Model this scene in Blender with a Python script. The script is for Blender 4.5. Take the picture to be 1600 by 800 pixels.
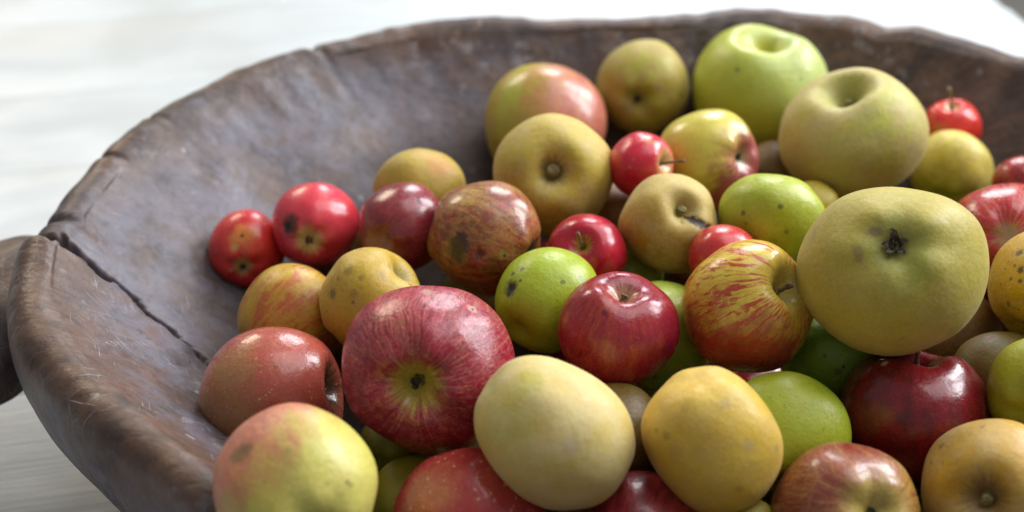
import bpy, math, random
from mathutils import Vector, Matrix, noise
import numpy as np

for o in list(bpy.data.objects):
    bpy.data.objects.remove(o)
S = bpy.context.scene
COL = S.collection

# ------------------------------------------------------------------ camera
cd = bpy.data.cameras.new('camera')
cam = bpy.data.objects.new('camera', cd)
COL.objects.link(cam)
S.camera = cam
cd.lens = 50
cd.sensor_width = 36
cam.location = (0, -0.64665, 0.56617)
cam.rotation_euler = (math.radians(90 - 34), 0, 0)
cd.clip_start = 0.02
cd.clip_end = 60
cd.dof.use_dof = True
cd.dof.focus_distance = 0.685
cd.dof.aperture_fstop = 4.6
cd.dof.aperture_blades = 0

# ------------------------------------------------------------------ world, windows and an added fill light
W = bpy.data.worlds.new('World')
S.world = W
W.use_nodes = True
bg = W.node_tree.nodes['Background']
bg.inputs[0].default_value = (0.95, 0.97, 1.0, 1)
bg.inputs[1].default_value = 0.215


def window_or_fill_light(name, az, el, dist, w, h, power, color):
    """rectangular light, w by h metres"""
    ld = bpy.data.lights.new(name, 'AREA')
    ld.shape = 'RECTANGLE'
    ld.size = w
    ld.size_y = h
    ld.energy = power
    ld.color = color
    o = bpy.data.objects.new(name, ld)
    COL.objects.link(o)
    a, e = math.radians(az), math.radians(el)
    d = Vector((math.sin(a) * math.cos(e), math.cos(a) * math.cos(e), math.sin(e)))
    t = Vector((0.05, 0, 0.13))
    o.location = t + d * dist
    o.rotation_euler = d.to_track_quat('Z', 'Y').to_euler()
    return o


window_or_fill_light('window_or_fill_light', 8, 30, 2.6, 0.8, 1.0, 24, (0.93, 0.965, 1.0))
window_or_fill_light('window_or_fill_light', 50, 29, 2.4, 0.55, 1.2, 32, (0.95, 0.975, 1.0))
window_or_fill_light('window_or_fill_light', 74, 32, 2.4, 0.55, 1.2, 32, (0.95, 0.975, 1.0))
window_or_fill_light('window_or_fill_light', -32, 27, 2.6, 0.7, 0.5, 12, (1.0, 0.86, 0.66))
window_or_fill_light('window_or_fill_light', 60, 68, 2.6, 1.8, 1.8, 26, (0.98, 0.985, 1.0))  # added overhead fill to soften the light on the fronts, not a window

S.view_settings.view_transform = 'Standard'
S.view_settings.look = 'None'
S.view_settings.exposure = 0.42
S.view_settings.gamma = 1.0
S.cycles.use_denoising = True
S.cycles.max_bounces = 8
S.cycles.caustics_reflective = False
S.cycles.caustics_refractive = False


# ------------------------------------------------------------------ node helper
class NT:
    def __init__(self, name):
        self.m = bpy.data.materials.new(name)
        self.m.use_nodes = True
        self.t = self.m.node_tree
        self.b = self.t.nodes['Principled BSDF']
        tc = self.t.nodes.new('ShaderNodeTexCoord')
        self.P = tc.outputs['Object']

    def link(self, s, d):
        if isinstance(s, bpy.types.NodeSocket):
            self.t.links.new(s, d)
        elif isinstance(s, (int, float)):
            d.default_value = s
        else:
            s = tuple(s)
            d.default_value = s if len(s) == len(d.default_value) else s + (1.0,)

    def new(self, kind, **kw):
        n = self.t.nodes.new(kind)
        for k, v in kw.items():
            setattr(n, k, v)
        return n

    def math(self, op, a, b=0.0, c=None, clamp=False):
        n = self.new('ShaderNodeMath', operation=op, use_clamp=clamp)
        self.link(a, n.inputs[0])
        self.link(b, n.inputs[1])
        if c is not None:
            self.link(c, n.inputs[2])
        return n.outputs[0]

    def vmath(self, op, a, b=(0, 0, 0)):
        n = self.new('ShaderNodeVectorMath', operation=op)
        self.link(a, n.inputs[0])
        if op == 'SCALE':
            self.link(b, n.inputs['Scale'])
        else:
            self.link(b, n.inputs[1])
        return n.outputs['Value'] if op in ('DOT_PRODUCT', 'LENGTH', 'DISTANCE') else n.outputs[0]

    def xyz(self, v):
        n = self.new('ShaderNodeSeparateXYZ')
        self.link(v, n.inputs[0])
        return n.outputs

    def comb(self, x, y, z):
        n = self.new('ShaderNodeCombineXYZ')
        for i, q in enumerate((x, y, z)):
            self.link(q, n.inputs[i])
        return n.outputs[0]

    def noise(self, v, scale, detail=3.0, rough=0.55, dist=0.0):
        n = self.new('ShaderNodeTexNoise')
        self.link(v, n.inputs['Vector'])
        n.inputs['Scale'].default_value = scale
        n.inputs['Detail'].default_value = detail
        n.inputs['Roughness'].default_value = rough
        n.inputs['Distortion'].default_value = dist
        return n.outputs[0]

    def noisec(self, v, scale, detail=2.0):
        n = self.new('ShaderNodeTexNoise')
        self.link(v, n.inputs['Vector'])
        n.inputs['Scale'].default_value = scale
        n.inputs['Detail'].default_value = detail
        return n.outputs[1]

    def voro(self, v, scale, rnd=1.0, out='Distance'):
        n = self.new('ShaderNodeTexVoronoi')
        self.link(v, n.inputs['Vector'])
        n.inputs['Scale'].default_value = scale
        n.inputs['Randomness'].default_value = rnd
        return n.outputs[out]

    def step(self, v, lo, hi, a=0.0, b=1.0):
        """smooth ramp: a at lo, b at hi"""
        n = self.new('ShaderNodeMapRange', interpolation_type='SMOOTHSTEP')
        self.link(v, n.inputs[0])
        if lo > hi:
            lo, hi, a, b = hi, lo, b, a
        for i, q in enumerate((lo, hi, a, b)):
            n.inputs[i + 1].default_value = q
        return n.outputs[0]

    def mix(self, f, a, b, mode='MIX'):
        n = self.new('ShaderNodeMix', data_type='RGBA', blend_type=mode)
        self.link(f, n.inputs[0])
        self.link(a, n.inputs[6])
        self.link(b, n.inputs[7])
        return n.outputs[2]

    def bump(self, h, strength, dist, normal=None):
        n = self.new('ShaderNodeBump')
        n.inputs['Strength'].default_value = strength
        n.inputs['Distance'].default_value = dist
        self.link(h, n.inputs['Height'])
        if normal:
            self.link(normal, n.inputs['Normal'])
        return n.outputs[0]


# ------------------------------------------------------------------ mesh helpers
def link_mesh(name, verts, faces, mat, parent=None, smooth=True):
    me = bpy.data.meshes.new(name)
    me.from_pydata([tuple(v) for v in verts], [], faces)
    if smooth:
        me.polygons.foreach_set('use_smooth', [True] * len(me.polygons))
    me.materials.append(mat)
    me.update()
    o = bpy.data.objects.new(name, me)
    COL.objects.link(o)
    if parent:
        o.parent = parent
    return o


def tag(o, label, cat, group=None, kind=None):
    o['label'] = label
    if cat:
        o['category'] = cat
    if group:
        o['group'] = group
    if kind:
        o['kind'] = kind
    return o


def tube(path, radii, seg=10, cap=True):
    vs, fs = [], []
    up = Vector((0.3, 0.9, 0.2))
    for i, p in enumerate(path):
        a = path[max(0, i - 1)]
        b = path[min(len(path) - 1, i + 1)]
        d = (b - a).normalized()
        x = d.cross(up).normalized()
        y = d.cross(x)
        for k in range(seg):
            t = 2 * math.pi * k / seg
            vs.append(p + (x * math.cos(t) + y * math.sin(t)) * radii[i])
    for i in range(len(path) - 1):
        for k in range(seg):
            k2 = (k + 1) % seg
            fs.append((i * seg + k, i * seg + k2, (i + 1) * seg + k2, (i + 1) * seg + k))
    if cap:
        vs.append(path[-1] + (path[-1] - path[-2]).normalized() * radii[-1] * 0.25)
        n = len(vs) - 1
        b = (len(path) - 1) * seg
        for k in range(seg):
            fs.append((b + k, b + (k + 1) % seg, n))
    return vs, fs


# ------------------------------------------------------------------ the floor and the table
def floor_material():
    n = NT('concrete_floor')
    c = n.mix(n.noise(n.P, 2.2, 5, 0.6), (0.13, 0.125, 0.11), (0.2, 0.19, 0.165))
    n.link(c, n.b.inputs['Base Color'])
    n.b.inputs['Roughness'].default_value = 0.75
    return n.m


fl = link_mesh('floor', [(-9, -9, -0.76), (9, -9, -0.76), (9, 9, -0.76), (-9, 9, -0.76)], [(0, 1, 2, 3)], floor_material(), smooth=False)
tag(fl, 'dull grey floor seen blurred past the corner of the table', None, kind='structure')

TABLE_ROT = math.radians(11.5)


def board_material(seed):
    n = NT('bleached_board')
    oi = n.new('ShaderNodeObjectInfo')
    off = n.vmath('ADD', n.P, n.comb(n.math('MULTIPLY', oi.outputs['Random'], 37.0), 0.0, 0.0))
    x, y, z = n.xyz(off)
    g = n.comb(n.math('MULTIPLY', x, 1.0), n.math('MULTIPLY', y, 2.6), z)
    wob = n.noise(off, 3.0, 2)
    g = n.vmath('ADD', g, n.comb(0.0, n.math('MULTIPLY', wob, 1.2), 0.0))
    grain = n.noise(g, 3.2, 5, 0.62)
    fine = n.noise(n.comb(n.math('MULTIPLY', x, 6.0), n.math('MULTIPLY', y, 160.0), 0.0), 1.6, 4, 0.6)
    blot = n.noise(off, 5.5, 3, 0.55)
    c = n.mix(n.step(grain, 0.34, 0.60), (0.44, 0.47, 0.475), (0.52, 0.555, 0.57))
    c = n.mix(n.math('MULTIPLY', n.step(fine, 0.50, 0.68), 0.20), c, (0.33, 0.32, 0.29))
    c = n.mix(n.math('MULTIPLY', n.step(blot, 0.46, 0.66), 0.50), c, (0.38, 0.385, 0.36))
    worn = n.step(n.noise(g, 1.6, 4, 0.6), 0.60, 0.70)
    c = n.mix(n.math('MULTIPLY', worn, 0.22), c, (0.40, 0.375, 0.33))
    n.link(c, n.b.inputs['Base Color'])
    n.link(n.step(grain, 0.3, 0.7, 0.55, 0.36), n.b.inputs['Roughness'])
    n.link(n.bump(n.math('ADD', fine, grain), 0.25, 0.002), n.b.inputs['Normal'])
    return n.m


BM = board_material(0)
table = bpy.data.objects.new('table', None)
COL.objects.link(table)
table.location = (0, 0, 0)
table.rotation_euler = (0, 0, TABLE_ROT)
tag(table, 'weathered whitish wooden table of long boards under the bowl', 'table')


def box(x0, x1, y0, y1, z0, z1, bev=0.002):
    b = bev
    vs, fs = [], []
    ring = [(x0 + b, y0), (x1 - b, y0), (x1, y0 + b), (x1, y1 - b), (x1 - b, y1), (x0 + b, y1), (x0, y1 - b), (x0, y0 + b)]
    cx, cy = (x0 + x1) / 2, (y0 + y1) / 2

    def ins(p, d):
        return (p[0] - math.copysign(d, p[0] - cx), p[1] - math.copysign(d, p[1] - cy))
    for z, d in ((z0, b), (z0 + b, 0), (z1 - b, 0), (z1, b)):
        for p in ring:
            q = ins(p, d)
            vs.append((q[0], q[1], z))
    for r in range(3):
        for k in range(8):
            fs.append((r * 8 + k, r * 8 + (k + 1) % 8, r * 8 + 8 + (k + 1) % 8, r * 8 + 8 + k))
    fs.append(tuple(range(7, -1, -1)))
    fs.append(tuple(range(24, 32)))
    return vs, fs


XE = 0.588          # right-hand end of the boards, in the table's own frame
rnd = random.Random(5)
yb = -0.62
while yb < 0.98:
    wdt = rnd.uniform(0.125, 0.16)
    v, f = box(-1.35, XE + rnd.uniform(-0.002, 0.002), yb, yb + wdt - 0.0004, -0.034, rnd.uniform(-0.0002, 0.0), 0.0005)
    link_mesh('board', v, f, BM, table, smooth=False)
    yb += wdt
for sx in (-1.22, XE - 0.12):
    v, f = box(sx - 0.03, sx + 0.03, -0.50, 0.90, -0.10, -0.036)
    link_mesh('rail', v, f, BM, table, smooth=False)
    for sy in (-0.48, 0.88):
        v, f = box(sx - 0.035, sx + 0.035, sy - 0.035, sy + 0.035, -0.758, -0.102)
        link_mesh('leg', v, f, BM, table, smooth=False)

# ------------------------------------------------------------------ the carved bowl
BC = Vector((0.12, -0.015))
RIM = [(-0.139, -0.211), (-0.207, -0.147), (-0.247, -0.096), (-0.262, -0.036), (-0.258, 0.02), (-0.243, 0.085), (-0.209, 0.15), (-0.147, 0.218), (-0.067, 0.255),
 (0.022, 0.268), (0.09, 0.272), (0.158, 0.277), (0.224, 0.268), (0.266, 0.254), (0.303, 0.232), (0.339, 0.205), (0.42, 0.14), (0.47, 0.05), (0.48, -0.05), (0.45, -0.15),
 (0.37, -0.24), (0.25, -0.3), (0.12, -0.32), (0, -0.3), (-0.075, -0.262)]
RIMZ = [(-180, 0.153), (-150, 0.158), (-120, 0.155), (-90, 0.155), (-45, 0.158), (0, 0.16), (45, 0.155), (90, 0.155), (120, 0.155), (150, 0.154)]
_a = np.array([math.atan2(y - BC.y, x - BC.x) for x, y in RIM])
_r = np.array([math.hypot(y - BC.y, x - BC.x) for x, y in RIM])
_o = np.argsort(_a)
_a, _r = _a[_o], _r[_o]
_aa = np.concatenate([_a - 2 * np.pi, _a, _a + 2 * np.pi])
_rr = np.tile(_r, 3)


def smooth_periodic(th, xs, ys, width=0.10):
    acc = np.zeros_like(th)
    wts = 0
    for k in np.linspace(-1.5, 1.5, 9):
        w = math.exp(-k * k)
        acc += w * np.interp(th + k * width, xs, ys)
        wts += w
    return acc / wts


NT_ = 1500
# denser round the left-hand end, where the crack and the worn rim show
base = np.linspace(-math.pi, math.pi, 6001)
dens = 1.0 + 3.0 * np.exp(-(((base % (2 * math.pi)) - math.pi - 0.25) / 0.55) ** 2)
cum = np.concatenate([[0], np.cumsum((dens[1:] + dens[:-1]) / 2)])
th = np.interp(np.linspace(0, cum[-1], NT_ + 1)[:-1], cum, base)
Rc = smooth_periodic(th, _aa, _rr)
za = np.array([math.radians(q[0]) for q in RIMZ])
zz = np.array([q[1] for q in RIMZ])
zaa = np.concatenate([za - 2 * np.pi, za, za + 2 * np.pi])
Zc = smooth_periodic(th, zaa, np.tile(zz, 3), 0.05)

TW = 0.0135
# the crack: a polyline across the inner wall, (x, y)
CRACK = [(-0.264, -0.018), (-0.2397, -0.02), (-0.2233, -0.0229), (-0.2066, -0.0284), (-0.1892, -0.0365), (-0.1716, -0.0452), (-0.1601, -0.0553)]
NOTCH = [(137.81, 0.004, 0.003), (166.21, 0.003, 0.002), (176.7, 0.004, 0.003), (158.62, 0.003, 0.0015), (87.27, 0.01, 0.002), (62.34, 0.012, 0.003), (108.5, 0.02, 0.002)]


def crack_info(x, y):
    """distance to the crack, signed side (+ is the front piece), and how far along"""
    best = (9, 0, 0)
    tot = len(CRACK) - 1
    for i in range(tot):
        ax, ay = CRACK[i]
        bx, by = CRACK[i + 1]
        dx, dy = bx - ax, by - ay
        L2 = dx * dx + dy * dy
        t = ((x - ax) * dx + (y - ay) * dy) / L2
        tc = min(1, max(0, t))
        qx, qy = ax + tc * dx, ay + tc * dy
        d = math.hypot(x - qx, y - qy)
        if d < best[0]:
            side = -(dx * (y - ay) - dy * (x - ax)) / math.sqrt(L2)
            best = (d, side, (i + (min(1, t) if i == tot - 1 else tc)) / tot)
    return best


def bowl_mesh():
    vs, fs = [], []
    prof = []
    for i in range(44):                       # outer wall, from the foot up
        q = i / 43
        prof.append(('o', q))
    for i in range(1, 26):                    # over the rim
        prof.append(('r', i / 26))
    for i in range(0, 130):                   # inner wall, down to the middle
        prof.append(('i', 1 - (i / 130) ** 1.15))
    NP = len(prof)
    for j in range(NT_):
        t = th[j]
        c, s_ = math.cos(t), math.sin(t)
        rc, zc = Rc[j], Zc[j]
        # notches worn into the rim
        nd = 0.0
        for (na, nw, ndp) in NOTCH:
            d = (t - math.radians(na) + math.pi) % (2 * math.pi) - math.pi
            nd += ndp * math.exp(-(d * rc / nw) ** 2)
        tw = TW * (1 + 0.25 * noise.noise(Vector((c * 2.3, s_ * 2.3, 4.0))))
        for kind, q in prof:
            if kind == 'o':
                # foot at 0.60 of the rim, a full belly
                zt = zc - tw
                z = zt * q
                r = rc * (0.60 + 0.40 * math.sin(q * math.pi / 2) ** 0.62) + 0.004 * math.sin(q * math.pi) 
                if q == 0:
                    r *= 0.97
                k = q
            elif kind == 'r':
                a = q * math.pi * 0.75
                r = rc - tw + tw * math.cos(a)
                z = zc - tw + tw * math.sin(a)
                k = 1.0
            else:
                r = (rc - 1.707 * tw) * q
                z = 0.030 + (zc - 0.293 * tw - 0.030) * q ** 2.6
                k = 1.0
            x, y = BC.x + c * r, BC.y + s_ * r
            p = Vector((x, y, z))
            # hand-hewn unevenness
            amp = 0.0035 if kind != 'i' else 0.0035 * min(1, 0.25 + q)
            n1 = noise.noise(p * 13.0) * amp
            n2 = noise.noise(p * 42.0) * 0.0011
            # gouge marks across the rim and outer wall
            n3 = 0.0
            if kind == 'r' or (kind == 'o' and q > 0.6) or (kind == 'i' and q > 0.93):
                n3 = noise.noise(Vector((t * 26.0, z * 22, 2.0))) * 0.0009
            nz = 0.0
            if kind == 'r':
                nz = nd
            elif kind == 'o':
                nz = nd * max(0, (q - 0.72) / 0.28) ** 1.5
            else:
                nz = nd * max(0, (q - 0.86) / 0.14) ** 1.5
            p.z += (n1 + n2 + n3) * (0.0 if (kind == 'o' and q < 0.1) else 1.0) - nz
            e = (n1 + n3) * (0.8 if kind != 'i' else -0.3)
            p.x += c * (e - nz * 0.7)
            p.y += s_ * (e - nz * 0.7)
            # crack through the left-hand end
            if kind != 'o' or q > 0.55:
                if x < -0.03 and abs(y + 0.05) < 0.16:
                    wob = 0.0030 * noise.noise(Vector((x * 90, y * 90, 0))) + 0.0022 * noise.noise(Vector((x * 260, y * 260, 3)))
                    d, side, al = crack_info(x + wob, y + wob)
                    fade = max(0.0, 1 - al) ** 0.5 if al > 0.0 else 1.0
                    if kind == 'o':
                        fade *= min(1, max(0, (q - 0.55) / 0.4)) ** 1.5
                    wd = 0.0019 + 0.0050 * fade ** 3
                    dep = 0.014 * fade + 0.008 * fade ** 4
                    if side > 0:
                        lift = 0.011 * fade * math.exp(-(side / 0.07) ** 2)
                        p.z += lift * (1 - math.exp(-(side / 0.0035) ** 2))
                    p.z -= dep * math.exp(-(d / wd) ** 4)
            if kind == 'o' and q == 0:
                p.z = 0.0006
            vs.append(p)
    for j in range(NT_):
        j2 = (j + 1) % NT_
        for i in range(NP - 1):
            fs.append((j * NP + i, j2 * NP + i, j2 * NP + i + 1, j * NP + i + 1))
    vs.append(Vector((BC.x, BC.y, 0.030)))
    m = len(vs) - 1
    vs.append(Vector((BC.x, BC.y, 0.0006)))
    b = m + 1
    for j in range(NT_):
        j2 = (j + 1) % NT_
        fs.append((j * NP + NP - 1, j2 * NP + NP - 1, m))
        fs.append((j2 * NP, j * NP, b))
    return vs, fs


def bowl_material():
    n = NT('worn_dark_wood')
    P = n.P
    x, y, z = n.xyz(P)
    rx = n.math('SUBTRACT', x, BC.x)
    ry = n.math('SUBTRACT', y, BC.y)
    # grain runs along the length of the trough
    gv = n.comb(n.math('MULTIPLY', x, 9.0), n.math('MULTIPLY', y, 26.0), n.math('MULTIPLY', z, 34.0))
    gv = n.vmath('ADD', gv, n.vmath('SCALE', n.noisec(P, 12.0), 3.2))
    grain = n.noise(gv, 1.6, 5, 0.62)
    big = n.noise(P, 9.0, 4, 0.6, 0.4)
    mid = n.noise(P, 26.0, 5, 0.62, 0.3)
    fin = n.noise(P, 150.0, 4, 0.65)
    c = n.mix(n.step(big, 0.36, 0.64), (0.032, 0.016, 0.011), (0.098, 0.051, 0.032))
    c = n.mix(n.math('MULTIPLY', n.step(grain, 0.42, 0.64), 0.5), c, (0.155, 0.086, 0.055))
    c = n.mix(n.math('MULTIPLY', n.step(mid, 0.50, 0.66), 0.6), c, (0.018, 0.012, 0.010))
    # streaks of wear across the rim
    cr = n.noise(n.vmath('ADD', n.comb(n.math('MULTIPLY', x, 30.0), n.math('MULTIPLY', y, 150.0), n.math('MULTIPLY', z, 60.0)), n.vmath('SCALE', n.noisec(P, 30.0), 2.2)), 1.0, 5, 0.7)
    c = n.mix(n.math('MULTIPLY', n.step(cr, 0.50, 0.66), 0.42), c, (0.16, 0.105, 0.075))
    c = n.mix(n.math('MULTIPLY', n.step(cr, 0.46, 0.34), 0.50), c, (0.028, 0.019, 0.015))
    # bluish grey bloom of old polish and flour on the inner wall
    hgt = n.math('ADD', z, n.math('MULTIPLY', n.math('SUBTRACT', big, 0.5), 0.07))
    zin = n.step(hgt, 0.160, 0.132)
    ex, ey = n.math('DIVIDE', rx, 0.385), n.math('DIVIDE', ry, 0.295)
    el = n.math('SQRT', n.math('ADD', n.math('MULTIPLY', ex, ex), n.math('MULTIPLY', ey, ey)))
    zin = n.math('MULTIPLY', zin, n.step(n.math('ADD', el, n.math('MULTIPLY', n.math('SUBTRACT', mid, 0.5), 0.25)), 1.06, 0.92))
    left = n.step(n.math('ADD', x, n.math('MULTIPLY', big, 0.16)), 0.20, -0.02)
    bloom = n.math('MULTIPLY', zin, n.math('MULTIPLY_ADD', left, 0.86, 0.02))
    bloom = n.math('MULTIPLY', bloom, n.step(z, 0.055, 0.105, 0.0, 1.0))  # bloom thinned low down, part of the shade painted into the bottom
    pat = n.math('MULTIPLY_ADD', n.math('MULTIPLY', n.step(n.noise(P, 17.0, 6, 0.72, 0.2), 0.38, 0.56), n.step(n.noise(P, 70.0, 5, 0.7), 0.34, 0.56, 0.45, 1.0)), 0.85, 0.15)
    bl = n.math('MULTIPLY', bloom, pat)
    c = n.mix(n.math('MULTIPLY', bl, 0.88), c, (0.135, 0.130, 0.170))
    # dusty pale scuffs
    sc = n.math('MULTIPLY', n.step(n.noise(P, 85.0, 6, 0.78, 0.2), 0.54, 0.62), n.step(n.noise(P, 14.0, 3), 0.42, 0.62))
    sc = n.math('MULTIPLY', sc, n.step(z, 0.07, 0.11))
    c = n.mix(n.math('MULTIPLY', sc, 0.5), c, (0.27, 0.26, 0.28))
    # fine pale scratches, in three directions
    scr = None
    for k, ang in enumerate((0.5, 1.9, 2.6)):
        ca, sa = math.cos(ang), math.sin(ang)
        u = n.math('ADD', n.math('MULTIPLY', x, ca), n.math('MULTIPLY', y, sa))
        v = n.math('ADD', n.math('MULTIPLY', x, -sa), n.math('MULTIPLY', y, ca))
        u = n.math('ADD', u, 3.1 * k)
        q = n.noise(n.comb(n.math('MULTIPLY', u, 36.0), n.math('MULTIPLY', v, 900.0), 0.0), 1.0, 1.0)
        q = n.step(q, 0.66, 0.72)
        scr = q if scr is None else n.math('MAXIMUM', scr, q)
    scr = n.math('MULTIPLY', scr, n.step(n.noise(P, 22.0, 2), 0.46, 0.60))
    scr = n.math('MULTIPLY', scr, n.step(y, 0.10, -0.04))
    c = n.mix(n.math('MULTIPLY', scr, 0.40), c, (0.48, 0.46, 0.47))
    # bottom of the bowl darkened: shade among the apples put into the colour
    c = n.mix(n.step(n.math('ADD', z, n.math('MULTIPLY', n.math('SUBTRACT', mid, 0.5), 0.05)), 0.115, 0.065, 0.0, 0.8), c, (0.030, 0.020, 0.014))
    # small pale flecks
    fk = n.step(n.voro(n.vmath('ADD', P, n.vmath('SCALE', n.noisec(P, 120.0), 0.004)), 46.0), 0.13, 0.09)
    fk = n.math('MULTIPLY', fk, n.step(n.noise(P, 12.0, 2), 0.52, 0.60))
    c = n.mix(n.math('MULTIPLY', fk, 0.4), c, (0.5, 0.5, 0.52))
    # dirt held in pores
    c = n.mix(n.math('MULTIPLY', n.step(fin, 0.54, 0.68), 0.42), c, (0.035, 0.028, 0.026))
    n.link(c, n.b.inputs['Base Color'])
    r = n.math('ADD', n.step(mid, 0.3, 0.7, 0.36, 0.56), n.math('MULTIPLY', sc, 0.12))
    r = n.math('ADD', r, n.step(z, 0.12, 0.07, 0.0, 0.3))
    n.link(r, n.b.inputs['Roughness'])
    n.b.inputs['Specular IOR Level'].default_value = 0.42
    h = n.math('ADD', n.math('MULTIPLY', mid, 0.8), n.math('MULTIPLY', fin, 0.22))
    h = n.math('ADD', h, n.math('MULTIPLY', grain, 0.25))
    h = n.math('SUBTRACT', h, n.math('MULTIPLY', scr, 0.25))
    h = n.math('ADD', h, n.math('MULTIPLY', cr, 0.30))
    n.link(n.bump(h, 0.45, 0.004), n.b.inputs['Normal'])
    return n.m


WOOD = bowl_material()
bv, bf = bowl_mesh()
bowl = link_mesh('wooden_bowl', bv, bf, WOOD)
tag(bowl, 'large dark carved wooden bowl, cracked at its left end, holding the apples', 'bowl')


def lug():
    """the carved carrying handle that sticks out at the left-hand end"""
    vs, fs = [], []
    A, B = 96, 48
    c0 = Vector((-0.296, -0.016, 0.095))
    for i in range(B + 1):
        v = math.pi * i / B
        for k in range(A):
            u = 2 * math.pi * k / A
            d = Vector((math.sin(v) * math.cos(u), math.sin(v) * math.sin(u), math.cos(v)))
            e = Vector([math.copysign(abs(q) ** 0.82, q) for q in d])
            p = Vector((e.x * 0.056, e.y * 0.060, e.z * 0.031))
            if p.z < 0:
                p.z *= 1.15
            p.z += 0.30 * p.x
            p += d * (noise.noise(p * 22) * 0.005 + noise.noise(p * 60) * 0.0015)
            vs.append(c0 + p)
    for i in range(B):
        for k in range(A):
            k2 = (k + 1) % A
            fs.append((i * A + k, (i + 1) * A + k, (i + 1) * A + k2, i * A + k2))
    return link_mesh('handle', vs, fs, WOOD, bowl)


lug()

# ------------------------------------------------------------------ apples
def frame(axis, spin):
    z = Vector(axis).normalized()
    h = Vector((0, 0, 1)) if abs(z.z) < 0.9 else Vector((0, 1, 0))
    x = h.cross(z).normalized()
    y = z.cross(x)
    M = Matrix((x, y, z)).transposed()
    return M @ Matrix.Rotation(spin, 3, 'Z')


def apple_point(a, v, u, seed, qz=0.0):
    h = a['h']
    sq = a.get('full', 0.90)
    s, c = math.sin(v), math.cos(v)
    rho = abs(s) ** sq
    rho *= 1 + a.get('taper', 0.05) * c - 0.02
    lob = a.get('lobe', 0.015)
    low = 0.5 - 0.5 * c
    rho *= 1 + lob * (0.3 + low) * math.cos(5 * u + seed) * s + lob * 0.8 * math.cos(2 * u + seed * 2.1)
    z = h * c
    ds, ws = a.get('cav', (0.36, 0.27))
    db, wb = a.get('basin', (0.16, 0.26))
    up = min(1, max(0, (c + 0.1) / 0.5))
    up = up * up * (3 - 2 * up)
    dn = min(1, max(0, (-c + 0.1) / 0.5))
    dn = dn * dn * (3 - 2 * dn)
    z -= up * ds * math.exp(-(rho / ws) ** 1.5)
    z += up * (0.05 * math.exp(-((rho - 0.5) / 0.3) ** 2) * (1 + 32 * lob * math.cos(3 * u + seed)) - 0.02)
    z += dn * db * math.exp(-(rho / wb) ** 1.9)
    z -= dn * lob * 1.4 * math.exp(-((rho - 0.42) / 0.2) ** 2) * math.cos(5 * u + seed)
    p = Vector((rho * math.cos(u), rho * math.sin(u), z))
    w = a.get('wob', 0.035)
    n = noise.noise(p * 1.1 + Vector((seed, 3, 1))) * w * 1.6 + noise.noise(p * 2.6 + Vector((0, seed, 5))) * w * 0.35
    p *= 1 + n
    return p


def shape_apple(a, seed, nu, nv):
    vs, fs = [], []
    flats = [(Vector(d).normalized(), c, k) for d, c, k in a.get('flats', [])]
    sq = [(Vector(d).normalized(), k) for d, k in a.get('squash', [])]
    pits = [(Vector(b[0]).normalized(), b[1], b[4]) for b in a.get('spots', []) if len(b) > 4 and b[4]]
    for i in range(nv + 1):
        q = i / nv
        v = math.pi * (q - 0.11 * math.sin(4 * math.pi * q) / 2)  # denser at the poles
        v = min(math.pi - 1e-4, max(1e-4, v))
        for k in range(nu):
            p = apple_point(a, v, 2 * math.pi * k / nu, seed)
            vs.append(p)
    out = []
    for p in vs:
        for d, k in sq:
            p = p + d * (p.dot(d) * (k - 1))
        for d, c, k in flats:
            t = p.dot(d)
            e = (t - c) / 0.12
            soft = 0.12 * (math.log1p(math.exp(e)) if e < 20 else e)
            p = p - d * (soft * k)
        if pits:
            n = p.normalized()
            for d, r, dep in pits:
                e = (n - d).length / r
                if e < 2.5:
                    p = p - n * dep * math.exp(-e * e * 1.3)
        out.append(p)
    for i in range(nv):
        for k in range(nu):
            k2 = (k + 1) % nu
            fs.append((i * nu + k, (i + 1) * nu + k, (i + 1) * nu + k2, i * nu + k2))
    return out, fs


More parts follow.
